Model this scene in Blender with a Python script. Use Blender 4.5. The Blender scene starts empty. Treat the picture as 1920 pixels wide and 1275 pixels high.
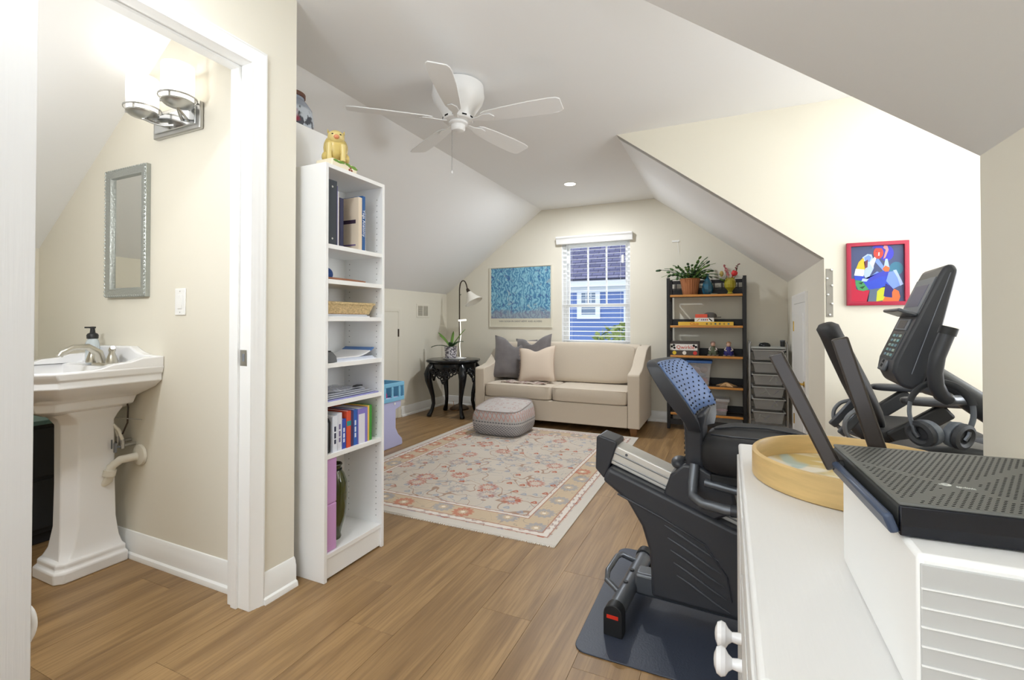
import bpy, bmesh, math, random
from mathutils import Vector, Matrix, Euler
random.seed(7)
PI = math.pi
SC = bpy.context.scene
COL = SC.collection

# ---------------------------------------------------------------- camera
cam_d = bpy.data.cameras.new('camera')
cam_d.sensor_fit = 'HORIZONTAL'; cam_d.sensor_width = 36.0
cam_d.lens = 888.3 / 1920 * 36
cam_d.shift_y = -45.5 / 1920
cam_d.clip_start = 0.02; cam_d.clip_end = 200
cam = bpy.data.objects.new('camera', cam_d); COL.objects.link(cam)
cam.location = (0, 0, 1.25)
cam.rotation_euler = (PI / 2 + 0.0116, 0, 0.428)
SC.camera = cam

# ---------------------------------------------------------------- world, lights, exposure
W = bpy.data.worlds.new('world'); SC.world = W; W.use_nodes = True
bg = W.node_tree.nodes['Background']
bg.inputs[0].default_value = (0.80, 0.88, 1.0, 1); bg.inputs[1].default_value = 1.7
SC.view_settings.view_transform = 'Standard'; SC.view_settings.look = 'None'
SC.view_settings.gamma = 1.0; SC.view_settings.use_curve_mapping = False
SC.view_settings.exposure = 0.17
SC.cycles.adaptive_threshold = 0.02; SC.cycles.max_bounces = 9; SC.cycles.diffuse_bounces = 6; SC.cycles.transparent_max_bounces = 24
SC.cycles.use_denoising = True
SC.cycles.sample_clamp_indirect = 6.0
SC.cycles.caustics_reflective = False; SC.cycles.caustics_refractive = False

def area(name, loc, rot, sx, sy, power, color=(1, 1, 1), shape='RECTANGLE', spread=PI):
    d = bpy.data.lights.new(name, 'AREA'); d.shape = shape; d.size = sx; d.size_y = sy
    d.energy = power; d.color = color; d.spread = spread
    o = bpy.data.objects.new(name, d); COL.objects.link(o)
    o.location = loc; o.rotation_euler = rot
    return o
# daylight entering by the dormer window (right, out of frame); added fill light behind the camera
area('dormer_daylight', (2.30, 2.80, 1.55), (0, math.radians(105), 0), 1.25, 1.5, 30, (0.95, 0.975, 1.0))
area('rear_fill', (-0.55, -1.66, 1.35), (math.radians(100), 0, 0), 2.0, 2.0, 7, (0.97, 0.98, 1.0))
# daylight arriving at the gable window
area('gable_daylight', (-1.60, 6.42, 1.65), (math.radians(255), 0, 0), 0.9, 1.3, 5, (0.9, 0.95, 1.0))

# ---------------------------------------------------------------- materials
def lin(c):
    r = []
    for v in c[:3]:
        v = v / 255.0
        r.append(v / 12.92 if v <= 0.04045 else ((v + 0.055) / 1.055) ** 2.4)
    return (*r, 1.0)
MATS = {}
def pm(name, rgb, rough=0.5, metal=0.0, noise=None, bump=None, trans=0.0, alpha=1.0, emit=None, coat=0.0, sheen=0.0, ior=1.45, spec=0.5):
    """principled material; noise=(scale xyz, amount), bump=(scale xyz, strength)"""
    if name in MATS: return MATS[name]
    m = bpy.data.materials.new(name); m.use_nodes = True; MATS[name] = m
    nt = m.node_tree; b = nt.nodes['Principled BSDF']
    b.inputs['Base Color'].default_value = lin(rgb)
    b.inputs['Roughness'].default_value = rough; b.inputs['Metallic'].default_value = metal
    b.inputs['Transmission Weight'].default_value = trans; b.inputs['Alpha'].default_value = alpha
    b.inputs['Coat Weight'].default_value = coat; b.inputs['Sheen Weight'].default_value = sheen
    b.inputs['IOR'].default_value = ior; b.inputs['Specular IOR Level'].default_value = spec
    if emit:
        b.inputs['Emission Color'].default_value = lin(emit[0]); b.inputs['Emission Strength'].default_value = emit[1]
    if noise or bump:
        tc = nt.nodes.new('ShaderNodeTexCoord')
    if noise:
        mp = nt.nodes.new('ShaderNodeMapping'); mp.inputs['Scale'].default_value = noise[0]
        nt.links.new(tc.outputs['Object'], mp.inputs[0])
        n = nt.nodes.new('ShaderNodeTexNoise'); n.inputs['Scale'].default_value = 1.0; n.inputs['Detail'].default_value = 4
        nt.links.new(mp.outputs[0], n.inputs['Vector'])
        mx = nt.nodes.new('ShaderNodeMix'); mx.data_type = 'RGBA'
        a = noise[1]
        mx.inputs['A'].default_value = lin([v * (1 - a) for v in rgb]); mx.inputs['B'].default_value = lin([min(255, v * (1 + a)) for v in rgb])
        nt.links.new(n.outputs['Fac'], mx.inputs['Factor']); nt.links.new(mx.outputs['Result'], b.inputs['Base Color'])
    if bump:
        mp2 = nt.nodes.new('ShaderNodeMapping'); mp2.inputs['Scale'].default_value = bump[0]
        nt.links.new(tc.outputs['Object'], mp2.inputs[0])
        n2 = nt.nodes.new('ShaderNodeTexNoise'); n2.inputs['Scale'].default_value = 1.0; n2.inputs['Detail'].default_value = 3
        nt.links.new(mp2.outputs[0], n2.inputs['Vector'])
        bp = nt.nodes.new('ShaderNodeBump'); bp.inputs['Strength'].default_value = bump[1]; bp.inputs['Distance'].default_value = 0.003
        nt.links.new(n2.outputs['Fac'], bp.inputs['Height']); nt.links.new(bp.outputs[0], b.inputs['Normal'])
    return m

class NG:
    """small helper for procedural node graphs"""
    def __init__(s, name, rough=0.8):
        s.m = bpy.data.materials.new(name); s.m.use_nodes = True; MATS[name] = s.m
        s.nt = s.m.node_tree; s.b = s.nt.nodes['Principled BSDF']; s.b.inputs['Roughness'].default_value = rough
        s.tc = s.nt.nodes.new('ShaderNodeTexCoord')
    def N(s, t, **kw):
        n = s.nt.nodes.new(t)
        for k, v in kw.items(): setattr(n, k, v)
        return n
    def L(s, a, b): s.nt.links.new(a, b)
    def val(s, sock, v):
        if hasattr(v, 'is_linked') or isinstance(v, bpy.types.NodeSocket): s.L(v, sock)
        else: sock.default_value = v
    def math(s, op, a, b=0.0, c=0.0, clamp=False):
        n = s.N('ShaderNodeMath', operation=op); n.use_clamp = clamp
        s.val(n.inputs[0], a); s.val(n.inputs[1], b); s.val(n.inputs[2], c)
        return n.outputs[0]
    def mix(s, f, a, b):
        n = s.N('ShaderNodeMix', data_type='RGBA')
        s.val(n.inputs['Factor'], f)
        for k, v in (('A', a), ('B', b)):
            if isinstance(v, bpy.types.NodeSocket): s.L(v, n.inputs[k])
            else: n.inputs[k].default_value = lin(v)
        return n.outputs['Result']
    def step(s, x, lo, hi):
        n = s.N('ShaderNodeMapRange'); n.interpolation_type = 'SMOOTHSTEP'
        s.val(n.inputs[0], x); n.inputs[1].default_value = lo; n.inputs[2].default_value = hi
        return n.outputs[0]
    def xyz(s, v=None):
        n = s.N('ShaderNodeSeparateXYZ'); s.L(v or s.tc.outputs['Object'], n.inputs[0]); return n.outputs
    def noise(s, scale, vec=None, detail=4, dist=0.0):
        mp = s.N('ShaderNodeMapping'); mp.inputs['Scale'].default_value = scale; s.L(vec or s.tc.outputs['Object'], mp.inputs[0])
        n = s.N('ShaderNodeTexNoise'); n.inputs['Scale'].default_value = 1; n.inputs['Detail'].default_value = detail; n.inputs['Distortion'].default_value = dist
        s.L(mp.outputs[0], n.inputs['Vector']); return n.outputs['Fac']
    def out(s, col): s.L(col, s.b.inputs['Base Color']); return s.m

M_wall = pm('cream_wall_paint', (226, 221, 207), 0.75, bump=((60, 60, 60), 0.06))
M_ceil = pm('white_ceiling_paint', (240, 240, 240), 0.8)
M_trim = pm('white_trim_paint', (240, 240, 238), 0.35)
M_white = pm('white_laminate', (240, 240, 239), 0.4)
M_door = pm('white_door_grain', (212, 211, 209), 0.45, bump=((90, 90, 3), 0.25))
M_cab = pm('white_cabinet_grain', (222, 221, 219), 0.45, bump=((120, 9, 9), 0.25))
M_black = pm('black_plastic', (38, 39, 41), 0.42)
M_blackgloss = pm('black_gloss_paint', (22, 24, 27), 0.16)
M_blackmat = pm('black_matte', (26, 26, 28), 0.7)
M_metal = pm('brushed_metal', (190, 190, 188), 0.35, 1.0)
M_nickel = pm('brushed_nickel', (196, 192, 180), 0.28, 1.0)
M_brass = pm('brass', (205, 170, 90), 0.25, 1.0)
M_iron = pm('dark_bronze', (70, 60, 52), 0.4, 0.6)
M_porcelain = pm('white_porcelain', (240, 240, 241), 0.12, coat=0.3)
M_grey = pm('mid_grey_plastic', (120, 124, 130), 0.45)
M_paper = pm('paper', (236, 236, 238), 0.7)
M_dark = pm('dark_void', (14, 14, 15), 0.9)

def wood_floor():
    g = NG('oak_vinyl_plank', 0.42)
    oi = g.N('ShaderNodeObjectInfo')
    rnd = oi.outputs['Random']
    add = g.N('ShaderNodeVectorMath', operation='ADD'); g.L(g.tc.outputs['Object'], add.inputs[0])
    cmb = g.N('ShaderNodeCombineXYZ'); g.L(g.math('MULTIPLY', rnd, 37.0), cmb.inputs[0]); g.L(g.math('MULTIPLY', rnd, 91.0), cmb.inputs[1])
    g.L(cmb.outputs[0], add.inputs[1]); v = add.outputs[0]
    n1 = g.noise((16, 1.3, 1), v, 5, 0.6)
    n2 = g.noise((95, 3.5, 1), v, 4)
    n3 = g.noise((5, 1.0, 1), v, 3)
    c = g.mix(g.step(n1, 0.32, 0.68), (134, 104, 68), (166, 133, 90))
    c = g.mix(g.math('MULTIPLY', g.step(n2, 0.42, 0.62), 0.34), c, (108, 82, 50))
    c = g.mix(g.math('MULTIPLY', g.step(n3, 0.55, 0.75), 0.35), c, (184, 151, 106))
    c = g.mix(g.math('MULTIPLY', rnd, 0.28), c, (118, 90, 57))
    return g.out(c)
M_floor = wood_floor()

# ---------------------------------------------------------------- mesh helpers
class MB:
    def __init__(s): s.v = []; s.f = []; s.mi = []; s.cur = 0
    def _add(s, vs, fs):
        o = len(s.v); s.v += [tuple(p) for p in vs]
        for f in fs: s.f.append(tuple(i + o for i in f)); s.mi.append(s.cur)
        return s
    def box(s, x0, x1, y0, y1, z0, z1):
        return s._add([(x0, y0, z0), (x1, y0, z0), (x1, y1, z0), (x0, y1, z0), (x0, y0, z1), (x1, y0, z1), (x1, y1, z1), (x0, y1, z1)],
                      [(0, 3, 2, 1), (4, 5, 6, 7), (0, 1, 5, 4), (1, 2, 6, 5), (2, 3, 7, 6), (3, 0, 4, 7)])
    def obox(s, c, h, rot=(0, 0, 0)):
        R = Euler(rot).to_matrix(); c = Vector(c)
        P = [c + R @ Vector((a * h[0], b * h[1], d * h[2])) for d in (-1, 1) for a, b in ((-1, -1), (1, -1), (1, 1), (-1, 1))]
        return s._add(P, [(0, 3, 2, 1), (4, 5, 6, 7), (0, 1, 5, 4), (1, 2, 6, 5), (2, 3, 7, 6), (3, 0, 4, 7)])
    def beam(s, a, b, w, h, up=(0, 0, 1)):
        """rectangular bar from a to b, w across, h along the up side"""
        a = Vector(a); b = Vector(b); d = (b - a).normalized(); sd = d.cross(Vector(up)).normalized(); u = sd.cross(d)
        P = [p + sd * i * w / 2 + u * j * h / 2 for p in (a, b) for i, j in ((-1, -1), (1, -1), (1, 1), (-1, 1))]
        return s._add(P, [(0, 3, 2, 1), (4, 5, 6, 7), (0, 1, 5, 4), (1, 2, 6, 5), (2, 3, 7, 6), (3, 0, 4, 7)])
    def loft(s, rings, cap0=True, cap1=True, closed=True):
        n = len(rings[0]); V = [p for r in rings for p in r]; F = []
        for k in range(len(rings) - 1):
            for i in range(n if closed else n - 1):
                j = (i + 1) % n
                F.append((k * n + i, k * n + j, (k + 1) * n + j, (k + 1) * n + i))
        if cap0: F.append(tuple(range(n))[::-1])
        if cap1: F.append(tuple((len(rings) - 1) * n + i for i in range(n)))
        return s._add(V, F)
    def prism(s, poly, a0, a1, axis='y'):
        """poly 2d; axis y: (x,z), axis x: (y,z), axis z: (x,y)"""
        def P(p, a):
            return (p[0], a, p[1]) if axis == 'y' else (a, p[0], p[1]) if axis == 'x' else (p[0], p[1], a)
        return s.loft([[P(p, a0) for p in poly], [P(p, a1) for p in poly]])
    def tube(s, pts, r, n=10, cap=True, flat=1.0):
        pts = [Vector(p) for p in pts]; m = len(pts)
        rs = r if isinstance(r, (list, tuple)) else [r] * m
        T = []
        for i in range(m):
            d = (pts[min(i + 1, m - 1)] - pts[max(i - 1, 0)]); T.append(d.normalized())
        u = T[0].orthogonal().normalized() if abs(T[0].z) > 0.9 else T[0].cross(Vector((0, 0, 1))).normalized()
        rings = []
        for i in range(m):
            u = (u - T[i] * u.dot(T[i])).normalized(); w = T[i].cross(u)
            rings.append([pts[i] + (u * math.cos(2 * PI * k / n) + w * math.sin(2 * PI * k / n) * flat) * rs[i] for k in range(n)])
        return s.loft(rings, cap, cap)
    def cyl(s, a, b, r, r2=None, n=20): return s.tube([a, b], [r, r if r2 is None else r2], n)
    def lathe(s, prof, c=(0, 0, 0), n=28, sx=1.0, sy=1.0, cap0=True, cap1=True):
        return s.loft([[(c[0] + r * math.cos(2 * PI * k / n) * sx, c[1] + r * math.sin(2 * PI * k / n) * sy, c[2] + z) for k in range(n)] for r, z in prof], cap0, cap1)
    def ball(s, c, r, nu=18, nv=10, pw=1.0):
        r = r if isinstance(r, (list, tuple)) else (r, r, r); R = []
        sp = lambda v: math.copysign(abs(v) ** pw, v)
        for j in range(nv + 1):
            t = -PI / 2 + PI * j / nv; ct = max(math.cos(t), 0.02)
            R.append([(c[0] + r[0] * sp(math.cos(2 * PI * k / nu)) * sp(ct), c[1] + r[1] * sp(math.sin(2 * PI * k / nu)) * sp(ct), c[2] + r[2] * sp(math.sin(t))) for k in range(nu)])
        return s.loft(R)
    def quad(s, *p): return s._add(p, [tuple(range(len(p)))])
    def xf(s, M):
        s.v = [tuple(M @ Vector(p)) for p in s.v]; return s
    def build(s, name, mat, parent=None, bevel=0.0, seg=2, sub=0, sharp=38, solid=0.0):
        me = bpy.data.meshes.new(name); me.from_pydata(s.v, [], s.f)
        mats = mat if isinstance(mat, (list, tuple)) else [mat]
        for m in mats: me.materials.append(m)
        if len(mats) > 1: me.polygons.foreach_set('material_index', s.mi)
        bm = bmesh.new(); bm.from_mesh(me); bmesh.ops.recalc_face_normals(bm, faces=bm.faces); bm.to_mesh(me); bm.free()
        me.polygons.foreach_set('use_smooth', [True] * len(me.polygons)); me.set_sharp_from_angle(angle=math.radians(sharp)); me.update()
        o = bpy.data.objects.new(name, me); COL.objects.link(o)
        if parent: o.parent = parent
        if solid:
            d = o.modifiers.new('solid', 'SOLIDIFY'); d.thickness = solid; d.offset = 0
        if bevel:
            b = o.modifiers.new('bevel', 'BEVEL'); b.width = bevel; b.segments = seg; b.limit_method = 'ANGLE'; b.angle_limit = math.radians(35)
        if sub:
            d = o.modifiers.new('sub', 'SUBSURF'); d.levels = sub; d.render_levels = sub
        return o

def smooth(pts, n=5):
    P = [Vector(p) for p in pts]; out = []
    for i in range(len(P) - 1):
        a, b, c, d = P[max(i - 1, 0)], P[i], P[i + 1], P[min(i + 2, len(P) - 1)]
        for k in range(n):
            t = k / n
            out.append(0.5 * ((2 * b) + (c - a) * t + (2 * a - 5 * b + 4 * c - d) * t * t + (3 * b - a - 3 * c + d) * t ** 3))
    out.append(P[-1]); return out
def tag(o, label, cat, group=None):
    o['label'] = label; o['category'] = cat
    if group: o['group'] = group
    return o
def thing(name, label, cat, loc=(0, 0, 0), rz=0.0, group=None):
    o = bpy.data.objects.new(name, None); COL.objects.link(o); o.empty_display_size = 0.05
    o.location = loc; o.rotation_euler = (0, 0, rz); return tag(o, label, cat, group)
def struct(o):
    o['kind'] = 'structure'; return o
def copy_tree(o, parent=None):
    c = o.copy(); COL.objects.link(c)
    if parent is not None: c.parent = parent
    for ch in list(o.children): copy_tree(ch, c)
    return c
def text(name, s, size, M, mat, parent=None, ext=0.0004, align='CENTER', sx=1.0):
    cu = bpy.data.curves.new(name, 'FONT'); cu.body = s; cu.size = size; cu.extrude = ext; cu.align_x = align; cu.align_y = 'CENTER'; cu.resolution_u = 2
    o = bpy.data.objects.new(name, cu); COL.objects.link(o); bpy.context.view_layer.update()
    me = bpy.data.meshes.new_from_object(o.evaluated_get(bpy.context.evaluated_depsgraph_get()))
    bpy.data.objects.remove(o); bpy.data.curves.remove(cu)
    me.transform(Matrix.Diagonal((sx, 1, 1, 1))); me.transform(M); me.materials.clear(); me.materials.append(mat); me.name = name
    o = bpy.data.objects.new(name, me); COL.objects.link(o)
    if parent: o.parent = parent
    return o
def frame_xz(o, facing=-1):
    """matrix whose x is world x, y is world z; text readable from -y"""
    return Matrix.Translation(o) @ Matrix.Rotation(PI / 2, 4, 'X')
def frame_yz(o):
    """text on a face that looks to +x, reading along +y"""
    return Matrix.Translation(o) @ Matrix.Rotation(PI / 2, 4, 'Z') @ Matrix.Rotation(PI / 2, 4, 'X')

# ================================================================ room shell
XL, XLW, XR, YB, YW, YN, HC = -3.90, -1.885, 0.612, 6.15, 3.915, 1.66, 2.794
CLX, CRX = -2.354, -0.834           # creases of the flat ceiling
KL, KR = 1.66, 1.69                 # knee wall heights
YR = -1.70                          # rear wall behind the camera
XD = 2.34                           # dormer front wall
T = 0.10

# floor: base slab and single planks
fb = struct(MB().box(-4.3, 2.5, YR - 0.1, YB + 0.1, -0.10, -0.012).build('floor', M_dark))
pw, pl = 0.2325, 1.52
full = None
def plank(x0, x1, y0, y1):
    global full
    w = x1 - x0; l = y1 - y0; key = abs(w - pw) < 1e-4 and abs(l - pl) < 1e-4
    if key and full:
        o = full.copy(); COL.objects.link(o)
    else:
        g = 0.0004
        o = MB().box(-w / 2 + g, w / 2 - g, -l / 2 + g, l / 2 - g, -0.012, 0.0).build('plank', M_floor, bevel=0.0006, seg=1)
        if key: full = o
    o.location = ((x0 + x1) / 2, (y0 + y1) / 2, 0); o.parent = fb
    return o
starts = {-1: 1.843, -2: 1.53 - 0.76 + 0.0, -3: 1.53}
k0 = int(math.floor((-4.0 + 0.986) / pw)); k1 = int(math.ceil((XD + 0.986) / pw))
for k in range(k0, k1):
    x0 = -0.986 + k * pw; x1 = x0 + pw
    x0 = max(x0, -4.0); x1 = min(x1, XD)
    if x1 - x0 < 0.02: continue
    ylo, yhi = (YR, YB) if x0 < XR else (YN, YW)
    off = {0: 1.843, -2: 1.53}.get(k, (k * 0.5737 * pl + random.uniform(-.15, .15)))
    y = ylo - ((ylo - off) % pl)
    while y < yhi:
        a, b = max(y, ylo), min(y + pl, yhi)
        if b - a > 0.03: plank(x0, x1, a, b)
        y += pl

def wallpoly(name, poly, a0, a1, axis, mat=M_wall):
    return struct(MB().prism(poly, a0, a1, axis).build(name, mat))
# ceilings
wallpoly('ceiling', [(CLX - 0.0, HC), (CRX, HC), (CRX, HC + T), (CLX, HC + T)], YR, YB, 'y', M_ceil)                      # flat centre
sl = (HC - KL) / (CLX - XL)
wallpoly('ceiling', [(CLX, HC), (XL - 0.15, KL - 0.15 * sl), (XL - 0.15, KL + T), (CLX, HC + T)], 1.62, YB, 'y', M_ceil)  # left slope
sr = (HC - KR) / (XR - CRX)
far_slope = [(CRX, HC), (CRX, HC + T), (XR + 0.12, KR + T), (XR + 0.12, KR - 0.12 * sr)]
wallpoly('ceiling', far_slope, YW + 0.001, YB, 'y', M_ceil)                                                               # right slope, far part
wallpoly('ceiling', far_slope, YR, YN, 'y', M_ceil)                                                                       # right slope, near part
wallpoly('ceiling', [(CRX, HC), (XD + 0.1, HC), (XD + 0.1, HC + T), (CRX, HC + T)], YN, YW + T, 'y', M_ceil)              # dormer ceiling
# bathroom slope
wallpoly('ceiling', [(-2.0, HC), (-2.47, HC), (-4.1, HC - 1.63 * sl), (-4.1, HC - 1.63 * sl + T), (-2.47, HC + T), (-2.0, HC + T)], YR, 1.50, 'y', M_ceil)

# back wall with the window opening
WX0, WX1, WZ0, WZ1 = -2.06, -1.14, 0.90, 2.34
bw = MB()
for x0, x1, z0, z1 in ((WX0, WX1, 0, WZ0),):
    bw.box(x0, x1, YB, YB + 0.14, z0, z1)
bw.prism([(XL - 0.1, 0), (WX0, 0), (WX0, HC + 0.05), (CLX, HC + 0.05), (XL - 0.1, KL)], YB, YB + 0.14, 'y')
bw.prism([(WX1, 0), (XR + 0.1, 0), (XR + 0.1, KR), (CRX, HC + 0.05), (WX1, HC + 0.05)], YB, YB + 0.14, 'y')
bw.box(WX0, WX1, YB, YB + 0.14, WZ1, HC + 0.05)
struct(bw.build('wall_back', M_wall))
struct(MB().box(XL - T, XL, 1.62, YB, 0, KL + 0.05).build('wall_left', M_wall))
struct(MB().box(XR, XR + T, YW + T, YB, 0, KR + 0.05).build('wall_right', M_wall))
# dormer far cheek (carries the red framed picture)
struct(MB().prism([(XR, 0), (XD + 0.1, 0), (XD + 0.1, HC + 0.02), (CRX + 0.02, HC + 0.02), (CRX, HC - 0.0), (XR, KR - 0.0)], YW, YW + T, 'y').build('wall_dormer_far', M_wall))
# dormer near cheek, seen from its end and from the other side
struct(MB().prism([(XR, 0), (XD + 0.1, 0), (XD + 0.1, HC + 0.02), (CRX + 0.08, HC + 0.02), (CRX + 0.08, HC - 0.02), (XR, KR + 0.03)], YN - T, YN, 'y').build('wall_dormer_near', M_wall))
struct(MB().box(XR, XR + T, YR, YN - T, 0, KR + 0.05).build('wall_right_near', M_wall))
# dormer front wall with a window opening (out of frame)
dw = MB().box(XD, XD + T, YN, YW, 0, 0.9).box(XD, XD + T, YN, YW, 2.15, HC).box(XD, XD + T, YN, 2.05, 0.9, 2.15).box(XD, XD + T, 3.55, YW, 0.9, 2.15)
struct(dw.build('wall_dormer_front', M_wall))
# rear wall behind the camera, with an opening added for the fill light
rw = MB().box(-4.1, -1.55, YR - T, YR, 0, HC + 0.05).box(0.45, XR + 0.2, YR - T, YR, 0, HC + 0.05).box(-1.55, 0.45, YR - T, YR, 0, 0.35).box(-1.55, 0.45, YR - T, YR, 2.35, HC + 0.05)
struct(rw.build('wall_rear', M_wall))
# wall between room and bathroom (doorway y .66 to 1.40), and its return
DY0, DY1, DZ = 0.66, 1.395, 2.375
pw_ = MB().box(-2.005, XLW, YR, DY0 - 0.02, 0, HC + 0.02).box(-2.005, XLW, DY1 + 0.02, 1.632, 0, HC + 0.02).box(-2.005, XLW, DY0 - 0.02, DY1 + 0.02, DZ + 0.02, HC + 0.02)
struct(pw_.build('wall_partition', M_wall))
YS = 1.475                                  # bathroom wall behind the basin
struct(MB().box(-4.1, -2.005, YS, 1.632, 0, HC + 0.02).build('wall_bathroom', M_wall))
struct(MB().box(-4.05, -3.95, YR, YS, 0, 2.0).build('wall_bathroom_left', M_wall))
# white drywall ledge behind the bookcase
struct(MB().box(-2.36, -2.045, 1.632, 1.985, 0, 2.29).build('wall_ledge', M_ceil))

# ---------------------------------------------------------------- baseboards and casings
def base_profile(sgn=1):
    # (distance from wall, height)
    return [(0, 0), (0.030, 0), (0.030, 0.008), (0.026, 0.022), (0.016, 0.028), (0.016, 0.098), (0.012, 0.106), (0.012, 0.116), (0.005, 0.130), (0, 0.132)]
def baseboard(name, p, q, nx, ny):
    """run along p->q at floor, (nx,ny) points into the room"""
    m = MB()
    m.loft([[(p[0] + nx * d, p[1] + ny * d, z) for d, z in base_profile()], [(q[0] + nx * d, q[1] + ny * d, z) for d, z in base_profile()]])
    return struct(m.build(name, M_trim))
baseboard('baseboard_left', (XL, 5.04), (XL, YB), 1, 0)
baseboard('baseboard_left', (XL, 1.64), (XL, 4.05), 1, 0)
baseboard('baseboard_back', (XL, YB), (XR, YB), 0, -1)
baseboard('baseboard_right', (XR, YW + 0.0), (XR, 4.60), -1, 0)
baseboard('baseboard_right', (XR, 5.70), (XR, YB), -1, 0)
baseboard('baseboard_right', (XR, YR), (XR, YN), -1, 0)
baseboard('baseboard_dormer', (XR, YW), (XD, YW), 0, -1)
baseboard('baseboard_bathroom', (-3.95, YS), (-2.005, YS), 0, -1)
baseboard('baseboard_partition', (XLW, 1.457), (XLW, 1.632), 1, 0)

# doorway: jamb lining, stop and casing
fr = MB()
fr.box(-2.02, XLW + 0.006, DY1, DY1 + 0.02, 0, DZ + 0.02)
fr.box(-2.02, XLW + 0.006, DY0 - 0.02, DY0, 0, DZ + 0.02)
fr.box(-2.02, XLW + 0.006, DY0, DY1, DZ, DZ + 0.02)
door_frame = struct(fr.build('trim_1', M_trim, bevel=0.002))
st = MB().box(-1.985, -1.948, DY1 - 0.011, DY1, 0, DZ).box(-1.985, -1.948, DY0, DY0 + 0.011, 0, DZ).box(-1.985, -1.948, DY0 + 0.011, DY1 - 0.011, DZ - 0.011, DZ)
st.build('door_stop', M_trim, door_frame, bevel=0.002)
cprof = [(0, 0), (0.060, 0), (0.060, 0.018), (0.052, 0.020), (0.046, 0.016), (0.034, 0.015), (0.028, 0.011), (0.016, 0.010), (0.010, 0.007), (0, 0.006)]
def casing_run(y_in, z_top, side):
    """casing on face x=XLW: two legs and a head, mitred"""
    m = MB()
    legs = []
    ya, yb = DY0 - 0.006, DY1 + 0.006
    def pt(path, d, h):
        if path == 0: return (XLW + h, yb + d, 0.0)
        if path == 1: return (XLW + h, yb + d, DZ + 0.006 + d)
        if path == 2: return (XLW + h, ya - d, DZ + 0.006 + d)
        return (XLW + h, ya - d, 0.0)
    m.loft([[pt(k, d, h) for d, h in cprof] for k in range(4)])
    return m.build('door_casing', M_trim, door_frame)
casing_run(0, 0, 0)
MB().box(-1.944, -1.900, DY1 - 0.0015, DY1 + 0.001, 1.055, 1.125).build('strike_plate', M_metal, door_frame, bevel=0.001)
MB().box(-1.930, -1.914, DY1 - 0.0022, DY1 - 0.001, 1.075, 1.108).build('strike_hole', M_grey, door_frame)

# the bathroom door, swung back flat along the wall next to the camera
dr = MB().box(-1.845, -1.808, -0.07, 0.668, 0.012, 2.36).build('door_1', M_door, bevel=0.002); struct(dr)
for z in (0.25, 1.2, 2.15):
    MB().cyl((-1.853, 0.672, z - 0.045), (-1.853, 0.672, z + 0.045), 0.007, n=10).build('hinge', M_metal, dr)
MB().lathe([(0.010, 0), (0.010, 0.03), (0.024, 0.04), (0.028, 0.055), (0.02, 0.068), (0.004, 0.07)], n=18).xf(Matrix.Translation((-1.808, -0.01, 1.0)) @ Matrix.Rotation(PI / 2, 4, 'Y')).build('door_knob', M_nickel, dr)

# right knee wall access door
KY0, KY1, KZ = 4.74, 5.50, 1.42
d2 = struct(MB().box(XR - 0.012, XR + 0.03, KY0 + 0.004, KY1 - 0.004, 0.012, KZ - 0.004).build('door_2', M_trim, bevel=0.002))
for z0, z1 in ((0.12, 0.62), (0.72, 1.32)):
    MB().box(XR - 0.0145, XR - 0.011, KY0 + 0.12, KY1 - 0.12, z0, z1).build('door_panel', M_trim, d2, bevel=0.003)
m = MB()
kp = [(0, 0), (0.085, 0), (0.085, 0.020), (0.07, 0.022), (0.055, 0.016), (0.02, 0.013), (0, 0.010)]
m.loft([[(XR - h, KY1 + d, 0) for d, h in kp], [(XR - h, KY1 + d, KZ + d) for d, h in kp], [(XR - h, KY0 - d, KZ + d) for d, h in kp], [(XR - h, KY0 - d, 0) for d, h in kp]])
m.build('door_casing', M_trim, d2)
for z in (0.28, 1.20):
    MB().box(XR - 0.020, XR - 0.010, KY1 - 0.012, KY1 + 0.012, z - 0.05, z + 0.05).build('hinge', M_brass, d2)
MB().lathe([(0.026, 0), (0.026, 0.006), (0.011, 0.010), (0.011, 0.03), (0.026, 0.042), (0.029, 0.055), (0.02, 0.066), (0.003, 0.068)], n=18).xf(Matrix.Translation((XR - 0.012, KY0 + 0.07, 0.70)) @ Matrix.Rotation(-PI / 2, 4, 'Y')).build('door_knob', M_brass, d2)
# left knee wall access door
d3 = struct(MB().box(XL - 0.03, XL + 0.012, 4.20, 4.97, 0.012, 1.365).build('door_3', M_wall, bevel=0.002))
kp3 = [(0, 0), (0.06, 0), (0.06, 0.014), (0.04, 0.016), (0.01, 0.010), (0, 0.008)]
m = MB(); m.loft([[(XL + h, 4.978 + d, 0) for d, h in kp3], [(XL + h, 4.978 + d, 1.373 + d) for d, h in kp3], [(XL + h, 4.192 - d, 1.373 + d) for d, h in kp3], [(XL + h, 4.192 - d, 0) for d, h in kp3]])
m.build('door_casing', M_wall, d3)
for z in (0.25, 1.10):
    MB().box(XL + 0.008, XL + 0.019, 4.962, 4.985, z - 0.05, z + 0.05).build('hinge', M_iron, d3)

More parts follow.
